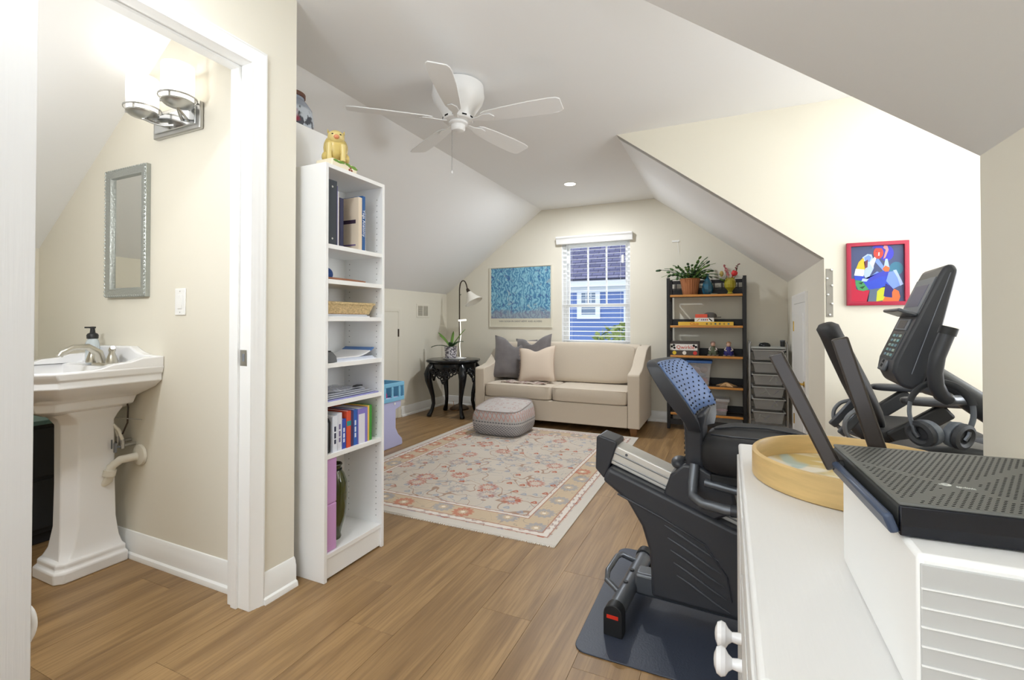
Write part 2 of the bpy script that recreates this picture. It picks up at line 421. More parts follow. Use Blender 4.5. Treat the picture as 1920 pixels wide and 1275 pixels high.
# ================================================================ gable window
def glass_mat():
    m = bpy.data.materials.new('window_glass'); m.use_nodes = True; nt = m.node_tree
    for n in list(nt.nodes): nt.nodes.remove(n)
    o = nt.nodes.new('ShaderNodeOutputMaterial'); t = nt.nodes.new('ShaderNodeBsdfTransparent'); g = nt.nodes.new('ShaderNodeBsdfGlossy'); mx = nt.nodes.new('ShaderNodeMixShader')
    g.inputs['Roughness'].default_value = 0.03; mx.inputs[0].default_value = 0.04; t.inputs[0].default_value = (0.97, 0.98, 1, 1)
    nt.links.new(t.outputs[0], mx.inputs[1]); nt.links.new(g.outputs[0], mx.inputs[2]); nt.links.new(mx.outputs[0], o.inputs[0]); return m
M_glass = glass_mat()
wf = MB().box(WX0, WX0 + 0.045, YB + 0.075, YB + 0.14, WZ0, WZ1).box(WX1 - 0.045, WX1, YB + 0.075, YB + 0.14, WZ0, WZ1).box(WX0 + 0.045, WX1 - 0.045, YB + 0.075, YB + 0.14, WZ1 - 0.045, WZ1).box(WX0 + 0.045, WX1 - 0.045, YB + 0.075, YB + 0.14, WZ0, WZ0 + 0.045)
win = struct(wf.build('window_1', M_trim, bevel=0.002))
def sash(name, z0, z1, y0, y1):
    a, b = WX0 + 0.046, WX1 - 0.046
    s = MB().box(a, a + 0.035, y0, y1, z0, z1).box(b - 0.035, b, y0, y1, z0, z1).box(a + 0.035, b - 0.035, y0, y1, z1 - 0.04, z1).box(a + 0.035, b - 0.035, y0, y1, z0, z0 + 0.04)
    o = s.build(name, M_trim, win, bevel=0.002)
    MB().box(a + 0.035, b - 0.035, (y0 + y1) / 2 - 0.002, (y0 + y1) / 2 + 0.002, z0 + 0.04, z1 - 0.04).build('window_pane', M_glass, o)
    return o
ZM = 1.46
us = sash('upper_sash', ZM - 0.02, WZ1 - 0.046, YB + 0.110, YB + 0.135)
ls = sash('lower_sash', WZ0 + 0.046, ZM + 0.02, YB + 0.080, YB + 0.105)
for f in (1 / 3, 2 / 3):
    x = WX0 + 0.081 + f * (WX1 - WX0 - 0.162)
    MB().box(x - 0.010, x + 0.010, YB + 0.114, YB + 0.131, ZM + 0.02, WZ1 - 0.086).build('muntin', M_trim, us)
MB().box(WX0 - 0.02, WX1 + 0.02, YB - 0.03, YB + 0.075, WZ0 - 0.025, WZ0).build('window_sill', M_trim, win, bevel=0.004)
for s_ in (0, 1):
    x0, x1 = ((WX0, WX0 + 0.004), (WX1 - 0.004, WX1))[s_]
    MB().box(x0, x1, YB + 0.001, YB + 0.075, WZ0, WZ1).build('window_return', M_trim, win)
# venetian blind
bl = thing('window_blind', 'white horizontal slat blind lowered open over the gable window', 'blind', (-1.60, YB, WZ0))
def B(x0, x1, y0, y1, z0, z1): return MB().box(x0 + 1.60, x1 + 1.60, y0 - YB, y1 - YB, z0 - WZ0, z1 - WZ0)
vp = [(-0.085, 2.390), (-0.085, 2.372), (-0.070, 2.355), (-0.066, 2.315), (-0.058, 2.290), (0.0, 2.290), (0.0, 2.390)]
m = MB(); m.loft([[(-2.12 + 1.6, y, z - WZ0) for y, z in vp], [(-1.10 + 1.6, y, z - WZ0) for y, z in vp]]); m.build('valance', M_trim, bl, bevel=0.002)
M_slat = pm('white_slat', (244, 244, 244), 0.4)
z = 2.265; sl_o = None; i = 0
while z > 0.96:
    if sl_o is None:
        sl_o = MB().box(-0.452, 0.452, -0.027, 0.027, -0.0011, 0.0011).build('slat', M_slat, bl); o = sl_o
    else:
        o = sl_o.copy(); COL.objects.link(o)
    o.location = (0, 0.039, z - WZ0); o.rotation_euler = (math.radians(6.0), 0, 0); z -= 0.0605
B(-2.052, -1.148, YB + 0.012, YB + 0.066, 0.925, 0.945).build('bottom_rail', M_slat, bl, bevel=0.003)
for x in (-1.93, -1.27):
    B(x - 0.0012, x + 0.0012, YB + 0.038, YB + 0.040, 0.94, 2.29).build('ladder_cord', M_paper, bl)
for x, zz in ((-1.975, 2.085), (-1.235, 2.06)):
    MB().lathe([(0.004, 0.05), (0.017, 0.045), (0.019, -0.05), (0.004, -0.055)], (x + 1.6, 0.005, zz - WZ0), 12).build('cord_tassel', M_slat, bl)

# ================================================================ outside: neighbour house and tree
M_siding = pm('blue_siding', (104, 130, 188), 0.6)
def shingles():
    g = NG('slate_shingles', 0.9)
    br = g.N('ShaderNodeTexBrick'); g.L(g.tc.outputs['Object'], br.inputs['Vector'])
    br.inputs['Scale'].default_value = 1.0; br.inputs['Brick Width'].default_value = 0.30; br.inputs['Row Height'].default_value = 0.13; br.inputs['Mortar Size'].default_value = 0.012
    br.inputs['Color1'].default_value = lin((120, 118, 148)); br.inputs['Color2'].default_value = lin((88, 88, 118)); br.inputs['Mortar'].default_value = lin((62, 62, 84))
    n = g.noise((3, 3, 3)); return g.out(g.mix(g.math('MULTIPLY', n, 0.35), br.outputs['Color'], (84, 84, 112)))
HY = 13.0
hs = thing('neighbour_house', 'blue clapboard house with slate roof seen through the gable window', 'house', (-3.4, HY, -3.0))
MB().box(-3.2, 3.2, 0.02, 5.0, 0, 5.25).build('house_wall', M_siding, hs)
sb = None
for i in range(24):
    zb = 1.9 + i * 0.140
    if sb is None:
        sb = MB().loft([[(-3.2, 0.0, 0), (-3.2, 0.018, 0), (-3.2, 0.018, 0.139), (-3.2, 0.012, 0.139)], [(3.2, 0.0, 0), (3.2, 0.018, 0), (3.2, 0.018, 0.139), (3.2, 0.012, 0.139)]]).build('siding_board', M_siding, hs); o = sb
    else:
        o = sb.copy(); COL.objects.link(o)
    o.location = (0, 0, zb)
M_hw = pm('house_white_trim', (236, 238, 244), 0.5)
MB().box(-3.4, 3.4, -0.30, 0.02, 5.20, 5.38).build('fascia', M_hw, hs)
MB().box(-3.2, 3.2, -0.03, 0.0, 5.06, 5.20).build('frieze_board', M_hw, hs)
rf = MB().box(-3.5, 3.5, 0, 4.2, -0.03, 0.03).build('roof', shingles(), hs); rf.location = (0, -0.36, 5.39); rf.rotation_euler = (math.radians(42), 0, 0)
for cx, cz in ((-0.165, 4.755), (1.15, 4.65)):
    wo = MB().box(cx - 0.33, cx - 0.20, -0.035, 0.0, cz - 0.44, cz + 0.44).box(cx + 0.20, cx + 0.33, -0.035, 0.0, cz - 0.44, cz + 0.44).box(cx - 0.20, cx + 0.20, -0.035, 0.0, cz + 0.29, cz + 0.44).box(cx - 0.20, cx + 0.20, -0.035, 0.0, cz - 0.44, cz - 0.32).build('house_window', M_hw, hs)
    M_hg = pm('house_window_glass', (120, 138, 160), 0.15)
    MB().box(cx - 0.20, cx + 0.20, -0.012, 0.0, cz - 0.32, cz + 0.29).build('window_pane', M_hg, wo)
    MB().box(cx - 0.20, cx + 0.20, -0.022, -0.012, cz - 0.03, cz + 0.01).build('window_rail', M_hw, wo)
    for q in (-0.07, 0.07):
        MB().box(cx + q - 0.011, cx + q + 0.011, -0.020, -0.012, cz + 0.01, cz + 0.29).build('window_bar', M_hw, wo)
    MB().box(cx - 0.20, cx + 0.20, -0.020, -0.012, cz + 0.14, cz + 0.16).build('window_bar', M_hw, wo)
M_grass = pm('lawn', (96, 120, 70), 0.9)
lawn = MB().box(-14, 8, 7.0, 22, -3.1, -3.0).build('lawn', M_grass); lawn['kind'] = 'structure'
tr = thing('garden_tree', 'small leafy green tree top outside the gable window', 'tree', (-2.0, 10.6, -2.66))
MB().tube([(0, 0, 0), (0.03, 0, 1.5), (0, 0.02, 2.8), (0.05, 0, 3.5)], [0.09, 0.07, 0.05, 0.02], 8).build('trunk', pm('bark', (96, 80, 62), 0.9), tr)
lf = MB(); rr = random.Random(3)
for i in range(900):
    a = rr.uniform(0, 2 * PI); ph = math.acos(rr.uniform(-1, 1)); rad = 0.85 * rr.uniform(0.3, 1) ** 0.5
    c = Vector((rad * math.sin(ph) * math.cos(a), rad * math.sin(ph) * math.sin(a), 3.35 + 0.62 * rad * math.cos(ph)))
    u = Vector((rr.gauss(0, 1), rr.gauss(0, 1), rr.gauss(0, .6))).normalized(); w = u.cross(Vector((rr.gauss(0, 1), rr.gauss(0, 1), rr.gauss(0, 1)))).normalized()
    lf.quad(c - u * .085, c + w * .04, c + u * .085, c - w * .04)
lf.build('foliage', pm('leaf_green', (128, 142, 74), 0.7, noise=((3, 3, 3), 0.4)), tr)

# ================================================================ ceiling fixtures
def downlight(x, y, power, label):
    t = thing('recessed_downlight', label, 'ceiling light', (x, y, HC), 0, 'recessed downlights')
    MB().lathe([(0.082, 0), (0.082, -0.004), (0.062, -0.006), (0.060, 0)], n=28).build('trim_ring', M_trim, t)
    MB().lathe([(0.060, -0.001), (0.001, -0.0015)], n=28).build('lamp_lens', pm('lamp_lens', (255, 250, 240), 0.5, emit=((255, 246, 232), 9.0)), t)
    a = area('downlight_beam', (x, y, HC - 0.012), (0, 0, 0), 0.12, 0.12, power, (0.93, 0.965, 1.0), 'DISK'); a['kind'] = 'structure'
    return t
downlight(-1.61, 5.10, 30, 'round recessed downlight glowing in the flat ceiling near the gable')
downlight(1.15, 3.15, 5, 'round recessed downlight in the dormer ceiling above the desk chair')
downlight(-1.40, 0.75, 8, 'round recessed downlight added out of view over the doorway end')  # unseen lamp added to bounce light off the floor

def fill_torchiere(x, y, power, label):  # unseen uplighters added to brighten the ceiling
    t = thing('fill_torchiere_lamp', label, 'floor lamp', (x, y, 0), 0, 'added fill lamps')
    MB().lathe([(0.14, 0), (0.14, 0.02), (0.02, 0.03)], n=28).build('base', M_iron, t)
    MB().cyl((0, 0, 0.02), (0, 0, 1.62), 0.012, n=12).build('pole', M_iron, t)
    MB().lathe([(0.02, 1.60), (0.10, 1.64), (0.18, 1.72), (0.20, 1.76), (0.19, 1.76), (0.09, 1.65), (0.01, 1.63)], n=32).build('bowl_shade', M_trim, t)
    area('fill_torchiere_light', (x, y, 1.765), (PI, 0, 0), 0.30, 0.30, power, (0.88, 0.95, 1.0), 'DISK')
fill_torchiere(-0.75, -1.25, 50, 'added white bowl uplighter floor lamp out of view behind the camera')
fill_torchiere(1.95, 2.05, 27, 'added white bowl uplighter floor lamp out of view in the dormer')
# white globe pendant added out of view to brighten the bathroom
bcl = thing('fill_globe_pendant', 'added white globe pendant lamp out of view in the bathroom', 'pendant lamp', (-2.36, 0.42, HC))
MB().ball((0, 0, -0.75), 0.075, 24, 14).build('globe', pm('fill_globe', (250, 250, 248), 0.5, emit=((255, 252, 246), 2.0)), bcl)
MB().cyl((0, 0, 0), (0, 0, -0.68), 0.005, n=8).build('pendant_rod', M_metal, bcl)
MB().lathe([(0.06, 0), (0.06, -0.012), (0.02, -0.02)], n=24).build('ceiling_rose', M_metal, bcl)
d = bpy.data.lights.new('fill_globe_light', 'POINT'); d.energy = 27; d.color = (0.95, 0.975, 1.0); d.shadow_soft_size = 0.085
o = bpy.data.objects.new('fill_globe_light', d); COL.objects.link(o); o.location = (-2.36, 0.42, HC - 0.88)

fan = thing('ceiling_fan', 'white five-blade flush-mount ceiling fan with pull chain', 'ceiling fan', (-1.60, 2.66, HC))
M_fan = pm('white_fan_enamel', (238, 238, 238), 0.3)
MB().lathe([(0.150, 0.0), (0.165, -0.01), (0.168, -0.05), (0.172, -0.075), (0.160, -0.115), (0.125, -0.165), (0.105, -0.195), (0.098, -0.215)], n=40).build('motor_housing', M_fan, fan)
MB().lathe([(0.098, -0.214), (0.100, -0.218), (0.100, -0.232), (0.094, -0.238), (0.055, -0.242)], n=40).build('vent_ring', M_fan, fan)
for k in range(10):
    a = 2 * PI * k / 10
    MB().obox((0.1005 * math.cos(a), 0.1005 * math.sin(a), -0.225), (0.0015, 0.015, 0.0045), (0, 0, a)).build('vent_slot', M_dark, fan)
MB().lathe([(0.055, -0.240), (0.062, -0.246), (0.062, -0.258), (0.046, -0.264), (0.046, -0.288), (0.038, -0.300), (0.012, -0.306), (0.003, -0.307)], n=32).build('switch_housing', M_fan, fan)
bl0 = None
for k in range(5):
    ang = math.radians(4 + 72 * k)
    if bl0 is None:
        pts = [(0.17, .035), (0.20, .050), (0.32, .062), (0.50, .072), (0.63, .072), (0.675, .066), (0.695, .050)]
        m = MB(); up = [(x, y) for x, y in pts] + [(x, -y) for x, y in reversed(pts)]
        m.prism(up, -0.0035, 0.0035, 'z')
        m.xf(Matrix.Translation((0, 0, -0.232)) @ Matrix.Rotation(math.radians(-12), 4, 'X'))
        bl0 = m.build('fan_blade', M_fan, fan, bevel=0.0025)
        m2 = MB(); m2.prism([(0.075, .012), (0.14, .016), (0.185, .036), (0.235, .030), (0.255, 0), (0.235, -.030), (0.185, -.036), (0.14, -.016), (0.075, -.012)], -0.003, 0.003, 'z')
        m2.xf(Matrix.Translation((0, 0, -0.240)) @ Matrix.Rotation(math.radians(-12), 4, 'X'))
        br = m2.build('blade_bracket', M_fan, bl0, bevel=0.002)
        b = bl0
    else:
        b = bl0.copy(); COL.objects.link(b); c = br.copy(); COL.objects.link(c); c.parent = b
    b.rotation_euler = (0, 0, ang)
MB().tube([(-0.035, -0.02, -0.29), (-0.035, -0.02, -0.56)], 0.0022, 6).build('pull_chain', M_metal, fan)
MB().lathe([(0.002, 0.0), (0.006, -0.006), (0.006, -0.020), (0.002, -0.024)], (-0.035, -0.02, -0.56), 10).build('chain_knob', M_fan, fan)

# ================================================================ bathroom
SX = -3.0                                  # basin axis
sink = thing('pedestal_sink', 'white porcelain pedestal sink with stepped rim in the bathroom', 'sink', (SX, YS, 0))
def ring8(hx, y0, y1, ch, z):
    """chamfered rectangle ring, y0 front (negative), y1 back"""
    return [(-hx, y1, z), (-hx, y0 + ch, z), (-hx + ch, y0, z), (hx - ch, y0, z), (hx, y0 + ch, z), (hx, y1, z)]
m = MB()
R = [(0.10, -0.36, -0.04, 0.03, 0.80), (0.155, -0.40, -0.03, 0.05, 0.825), (0.165, -0.41, -0.02, 0.06, 0.862), (0.30, -0.50, -0.002, 0.10, 0.915), (0.345, -0.53, -0.002, 0.12, 0.945),
     (0.352, -0.54, -0.002, 0.125, 0.950), (0.352, -0.54, -0.002, 0.125, 0.982), (0.360, -0.55, -0.002, 0.13, 0.988), (0.368, -0.56, -0.002, 0.13, 1.018), (0.364, -0.556, -0.002, 0.13, 1.026),
     (0.345, -0.535, -0.10, 0.12, 1.022), (0.325, -0.51, -0.13, 0.11, 1.015), (0.25, -0.45, -0.16, 0.10, 0.955), (0.12, -0.36, -0.20, 0.06, 0.905)]
m.loft([ring8(*r) for r in R]); m.build('basin', M_porcelain, sink, bevel=0.006, seg=3)
bs = [(-0.356, 1.02), (-0.356, 1.073), (-0.26, 1.078), (-0.20, 1.092), (-0.14, 1.118), (0.14, 1.118), (0.20, 1.092), (0.26, 1.078), (0.356, 1.073), (0.356, 1.02)]
MB().prism(bs, -0.045, -0.001, 'y').build('backsplash', M_porcelain, sink, bevel=0.008, seg=3)
for s_ in (-1, 1):   # scrolled shoulders of the rim
    pr_ = [(-0.002, 1.02), (-0.002, 1.072), (-0.10, 1.068), (-0.15, 1.052), (-0.22, 1.046), (-0.27, 1.030), (-0.34, 1.020)]
    x0, x1 = (0.318, 0.366) if s_ > 0 else (-0.366, -0.318)
    MB().prism(pr_, x0, x1, 'x').build('rim_shoulder', M_porcelain, sink, bevel=0.006, seg=3)
def pring(h, d0, d1, ch, z):
    return [(-h, d1, z), (-h, d0 + ch, z), (-h + ch, d0, z), (h - ch, d0, z), (h, d0 + ch, z), (h, d1, z)]
m = MB()
P = [(0.130, -0.330, -0.035, 0.03, 0.0), (0.130, -0.330, -0.035, 0.03, 0.050), (0.118, -0.318, -0.04, 0.03, 0.062), (0.118, -0.318, -0.04, 0.03, 0.085), (0.104, -0.300, -0.05, 0.03, 0.100), (0.095, -0.290, -0.06, 0.04, 0.14),
     (0.086, -0.280, -0.07, 0.05, 0.24), (0.083, -0.278, -0.075, 0.05, 0.45), (0.083, -0.280, -0.08, 0.05, 0.74), (0.100, -0.300, -0.07, 0.05, 0.775), (0.115, -0.33, -0.06, 0.05, 0.80), (0.13, -0.36, -0.05, 0.05, 0.84)]
m.loft([pring(*r) for r in P]); m.build('pedestal', M_porcelain, sink, bevel=0.006, seg=3)
# faucet
fc = MB().lathe([(0.080, 0), (0.082, 0.008), (0.074, 0.014), (0.003, 0.015)], (0, -0.10, 1.018), 24, 1.0, 0.36).build('faucet', M_nickel, sink)
MB().tube([(0, -0.10, 1.03), (0, -0.115, 1.085), (0, -0.16, 1.118), (0, -0.22, 1.118), (0, -0.265, 1.095), (0, -0.275, 1.078)], [0.022, 0.020, 0.016, 0.014, 0.015, 0.014], 14).build('spout', M_nickel, fc)
for s_ in (-1, 1):
    MB().lathe([(0.026, 0), (0.027, 0.012), (0.018, 0.040), (0.012, 0.058), (0.016, 0.070), (0.012, 0.084), (0.003, 0.088)], (s_ * 0.095, -0.10, 1.030), 18).build('tap_body', M_nickel, fc)
    MB().tube([(s_ * 0.095, -0.10, 1.102), (s_ * 0.135, -0.115, 1.106), (s_ * 0.155, -0.125, 1.116)], [0.007, 0.006, 0.010], 10).build('tap_lever', M_nickel, fc)
MB().cyl((0, -0.075, 1.02), (0, -0.075, 1.06), 0.003, n=8).build('pop_up_rod', M_nickel, fc)
# plumbing under the basin
M_pvc = pm('white_pvc', (228, 224, 212), 0.35)
pt = MB().tube([(-0.02, -0.16, 0.84), (-0.02, -0.16, 0.50), (0.0, -0.15, 0.43), (0.05, -0.13, 0.395), (0.09, -0.11, 0.43), (0.10, -0.10, 0.50), (0.12, -0.07, 0.53), (0.165, -0.02, 0.54), (0.17, -0.012, 0.54)], 0.021, 12).build('drain_trap', M_pvc, sink)
MB().tube([(0.093, -0.108, 0.455), (0.097, -0.104, 0.485)], 0.028, 12).build('slip_nut', M_pvc, pt)
MB().lathe([(0.055, 0.0), (0.052, 0.012), (0.025, 0.02)], n=20).xf(Matrix.Translation((0.17, -0.002, 0.545)) @ Matrix.Rotation(PI / 2, 4, 'X')).build('wall_flange', M_pvc, pt)
for k, (x, z) in enumerate(((0.115, 0.60), (0.075, 0.615))):
    v = MB().cyl((x, 0, z), (x, -0.07, z), 0.009, n=12).cyl((x, -0.06, z - 0.015), (x, -0.06, z + 0.03), 0.011, n=12).build('stop_valve', M_metal, sink)
    MB().obox((x, -0.092, z - 0.005), (0.010, 0.004, 0.024)).cyl((x, -0.07, z - 0.003), (x, -0.09, z - 0.003), 0.006, n=10).build('valve_handle', M_grey, v, bevel=0.002)
    MB().tube([(x, -0.06, z + 0.03), (x - 0.01, -0.07, z + 0.08), (x - 0.06, -0.09, z + 0.13), (x - 0.10, -0.10, z + 0.22)], 0.008, 10).build('supply_hose', M_pvc, v)
MB().tube([(0.13, -0.06, 0.90), (0.145, -0.05, 0.80), (0.14, -0.05, 0.72), (0.115, -0.06, 0.66)], 0.004, 8).build('drain_wire', M_iron, sink)
MB().tube([(0.04, -0.08, 0.745), (0.23, -0.03, 0.74)], 0.002, 6).build('pivot_rod', M_metal, sink)

sp = thing('soap_dispenser', 'clear plastic foaming soap bottle with black pump on the sink', 'soap bottle', (-3.16, 1.405, 1.024))
M_clear = pm('clear_soap_plastic', (215, 228, 236), 0.15, alpha=0.55)
MB().lathe([(0.036, 0), (0.038, 0.006), (0.038, 0.105), (0.030, 0.125), (0.024, 0.132)], n=22, sy=0.75).build('bottle', M_clear, sp)
MB().lathe([(0.025, 0.131), (0.026, 0.150), (0.022, 0.158), (0.012, 0.164), (0.010, 0.186), (0.014, 0.188), (0.014, 0.196), (0.003, 0.197)], n=20).build('pump', M_black, sp)
MB().box(-0.004, 0.004, -0.035, 0.0, 0.188, 0.196).build('nozzle', M_black, sp)

mr = thing('wall_mirror', 'tall narrow mirror in an ornate silver frame above the sink', 'mirror', (-2.955, YS, 1.38))
M_silver = pm('antique_silver_frame', (170, 174, 170), 0.36, 0.55, bump=((90, 90, 90), 0.8))
def rect_frame(hw, h, prof):
    """mitred frame in xz; prof = (inset from outer edge, projection from wall)"""
    m = MB(); cs = ((-1, 0), (1, 0), (1, 1), (-1, 1)); rings = []
    for sx_, sz in cs + (cs[0],):
        rings.append([(sx_ * (hw - d), -p, (h - d) if sz else d) for d, p in prof])
    m.loft(rings, False, False); return m
rect_frame(0.19, 0.70, [(0, 0), (0, 0.022), (0.008, 0.028), (0.022, 0.026), (0.034, 0.020), (0.044, 0.022), (0.050, 0.012), (0.052, 0.006)]).build('mirror_frame', M_silver, mr)
bd = MB()
for i in range(34):
    z = 0.012 + i * 0.0205
    for s_ in (-1, 1): bd.ball((s_ * 0.184, -0.027, z), (0.005, 0.005, 0.008), 6, 4)
for i in range(18):
    x = -0.175 + i * 0.0206
    for z in (0.006, 0.694): bd.ball((x, -0.027, z), (0.008, 0.005, 0.005), 6, 4)
bo = bd.build('beaded_edge', M_silver, mr); bo['kind'] = 'stuff'
MB().box(-0.14, 0.14, -0.008, -0.004, 0.05, 0.65).build('mirror_glass', pm('mirror_glass', (225, 226, 222), 0.02, 1.0), mr)

vl = thing('vanity_light', 'two-lamp wall light with white glass shades above the mirror', 'wall light', (-2.52, YS, 2.19))
MB().box(-0.19, 0.19, -0.022, 0, 0, 0.135).build('back_plate', M_metal, vl, bevel=0.006)
MB().box(-0.165, 0.165, -0.030, -0.021, 0.022, 0.113).build('plate_face', pm('chrome', (215, 218, 222), 0.12, 1.0), vl, bevel=0.004)
M_lampglass = pm('lit_frosted_glass', (255, 255, 255), 0.5, emit=((255, 250, 242), 1.15))
for k, x in enumerate((-0.134, 0.151)):
    yy = -0.100; z0 = 0.085
    MB().tube(smooth([(x * 0.35, -0.02, 0.06), (x * 0.7, -0.06, 0.055), (x, yy, z0 - 0.01)]), 0.008, 8).build('arm', M_metal, vl)
    MB().tube(smooth([(x * 0.35 + 0.05, -0.02, 0.045), (x * 0.75 + 0.03, -0.06, 0.045), (x, yy, z0 - 0.012)]), 0.006, 8).build('arm', M_metal, vl)
    h = MB().lathe([(0.010, -0.014), (0.055, -0.002), (0.068, 0.010), (0.068, 0.016), (0.050, 0.018)], (x, yy, z0), 28).build('lamp_holder', M_metal, vl)
    MB().lathe([(0.076, 0.030), (0.080, 0.030), (0.080, 0.037), (0.076, 0.037), (0.076, 0.030)], (x, yy, z0), 32, cap0=False, cap1=False).build('gallery_ring', M_metal, h)
    for q in range(4):
        a = q * PI / 2 + 0.6
        MB().box(-0.003, 0.003, -0.003, 0.003, 0.012, 0.032).xf(Matrix.Translation((x + 0.074 * math.cos(a), yy + 0.074 * math.sin(a), z0))).build('gallery_post', M_metal, h)
    MB().lathe([(0.052, 0.019), (0.066, 0.030), (0.068, 0.10), (0.067, 0.185), (0.063, 0.185), (0.063, 0.10), (0.050, 0.026)], (x, yy, z0), 32, cap0=False, cap1=False).build('glass_shade', M_lampglass, vl)
    d = bpy.data.lights.new('vanity_bulb', 'POINT'); d.energy = 0.2; d.color = (1, 0.985, 0.96); d.shadow_soft_size = 0.05
    o = bpy.data.objects.new('vanity_bulb', d); COL.objects.link(o); o.location = (-2.52 + x, YS + yy, 2.19 + z0 + 0.15)

ls_ = thing('light_switch', 'white rocker light switch plate on the bathroom wall', 'light switch', (-2.50, YS, 1.28))
MB().box(-0.042, 0.042, -0.006, 0, 0, 0.135).build('switch_plate', M_trim, ls_, bevel=0.003)
MB().box(-0.017, 0.017, -0.009, -0.005, 0.032, 0.103).build('rocker', M_trim, ls_, bevel=0.002)
for z in (0.015, 0.12): MB().cyl((0, -0.007, z), (0, -0.005, z), 0.003, n=8).build('screw', M_metal, ls_)

ch = thing('bathroom_chest', 'dark charcoal chest with teal top behind the pedestal sink', 'chest', (-3.93, 1.42, 0))
M_char = pm('charcoal_paint', (44, 46, 50), 0.5)
MB().box(0.0, 0.42, -0.75, 0, 0.06, 0.67).box(0.02, 0.40, -0.72, -0.03, 0, 0.06).build('body', M_char, ch, bevel=0.004)
MB().box(-0.005, 0.44, -0.77, 0.015, 0.67, 0.695).build('top', pm('teal_paint', (96, 128, 128), 0.5), ch, bevel=0.004)
for k in range(2):
    dd = MB().box(0.42, 0.434, -0.73, -0.02, 0.09 + k * 0.29, 0.36 + k * 0.29).build('drawer', M_char, ch, bevel=0.004)
    for y in (-0.55, -0.2):
        MB().tube([(0.434, y - 0.05, 0.23 + k * 0.29), (0.455, y - 0.03, 0.215 + k * 0.29), (0.455, y + 0.03, 0.215 + k * 0.29), (0.434, y + 0.05, 0.23 + k * 0.29)], 0.005, 8).build('pull_handle', M_iron, dd)
cd = tag(MB().tube(smooth([(-2.16, 0.70, 0.008), (-2.12, 0.72, 0.10), (-2.085, 0.755, 0.19), (-2.07, 0.772, 0.25), (-2.085, 0.765, 0.31), (-2.13, 0.73, 0.34), (-2.16, 0.70, 0.34)]), 0.008, 10).build('power_cable', M_trim), 'white cord loop showing past the open door edge near the floor', 'cord')

# ================================================================ bookcase and what stands in it
BX0, BX1, BY0, BY1, BZ = -2.030, -1.752, 1.690, 2.118, 2.016
bc = thing('bookcase', 'tall narrow white bookcase against the partition wall', 'bookcase', (BX0, BY0, 0))
bwid, bdep = BY1 - BY0, BX1 - BX0
MB().box(0, bdep, 0, 0.018, 0, BZ).build('side_panel', M_white, bc, bevel=0.001)
MB().box(0, bdep, bwid - 0.018, bwid, 0, BZ).build('side_panel', M_white, bc, bevel=0.001)
MB().box(0, 0.004, 0.018, bwid - 0.018, 0.05, BZ).build('back_panel', M_white, bc)
MB().box(0.004, bdep, 0.018, bwid - 0.018, BZ - 0.020, BZ).build('top_panel', M_white, bc, bevel=0.001)
SZ = [0.128, 0.605, 0.858, 1.045, 1.272, 1.455, 1.626]
for z in SZ:
    MB().box(0.004, bdep - 0.004, 0.018, bwid - 0.018, z - 0.022, z).build('shelf', M_white, bc, bevel=0.001)
MB().box(bdep - 0.03, bdep - 0.012, 0.018, bwid - 0.018, 0.008, 0.106).build('plinth', M_white, bc, bevel=0.001)
ph = MB()
for yy in (0.0184, bwid - 0.0184):
    for xx in (0.04, bdep - 0.04):
        for i in range(56):
            z = 0.17 + i * 0.032
            if z < BZ - 0.05: ph.cyl((xx, yy - 0.0004, z), (xx, yy + 0.0004, z), 0.0028, n=6)
po = ph.build('peg_holes', pm('peg_hole', (120, 120, 120), 0.8), bc); po['kind'] = 'stuff'

def book(label, y0, th, h, dep, rgb, shelf, back=0.0, name='book', page=True, rough=0.5, group=None, spine=None, z=None):
    """upright book, spine to +x; back = how far the spine sits behind the shelf front"""
    x1 = BX1 - 0.012 - back; z = SZ[shelf] if z is None else z
    t = thing(name, label, 'book', (x1, y0, z), 0, group)
    m_ = pm('cover_%d_%d_%d' % rgb, rgb, rough)
    MB().box(-dep, 0, 0, 0.0022, 0, h).box(-dep, 0, th - 0.0022, th, 0, h).box(-0.0025, 0, 0.0022, th - 0.0022, 0, h).build('cover', m_, t, bevel=0.0008, seg=1)
    if page: MB().box(-dep + 0.004, -0.0025, 0.0023, th - 0.0023, 0.003, h - 0.003).build('page_block', M_paper, t)
    if spine:
        s, size, rgb2 = spine
        if s is None:
            for a_, b_ in ((.22, .34), (.37, .52), (.56, .70)):
                MB().box(0.0, 0.0006, th * .32, th * .68, h * a_, h * b_).build('spine_print', pm('ink_%d_%d_%d' % rgb2, rgb2, 0.6), t)
            return t
        M = Matrix.Translation((0.0006, th / 2, h / 2)) @ Matrix.Rotation(PI / 2, 4, 'Z') @ Matrix.Rotation(PI / 2, 4, 'X') @ Matrix.Rotation(-PI / 2, 4, 'Z')
        text('spine_text', s, size, M, pm('ink_%d_%d_%d' % rgb2, rgb2, 0.6), t)
    return t
# top shelf
by = BY0 + 0.020
bd_ = book('black ring binder standing first on the top shelf of the bookcase', by + 0.002, 0.062, 0.318, 0.25, (52, 58, 66), 6, 0.0, 'ring_binder')
for z in (0.03, 0.285): MB().cyl((0.0, 0.031, z), (0.002, 0.031, z), 0.005, n=10).build('rivet', M_metal, bd_)
book('thin purple-edged paperback beside the black binder', by + 0.065, 0.013, 0.300, 0.22, (92, 84, 148), 6, 0.01)
book('slim white booklet leaning next to the purple paperback', by + 0.079, 0.010, 0.275, 0.21, (226, 228, 232), 6, 0.012)
book('tan spined notebook between white booklet and navy book', by + 0.090, 0.009, 0.270, 0.20, (190, 160, 120), 6, 0.02)
book('navy blue hardback in the middle of the top shelf', by + 0.101, 0.028, 0.250, 0.19, (44, 46, 78), 6, 0.02)
wb = book('large cream wine book with bottle band turned to the room', by + 0.215, 0.026, 0.278, 0.24, (226, 210, 188), 6, 0.0)
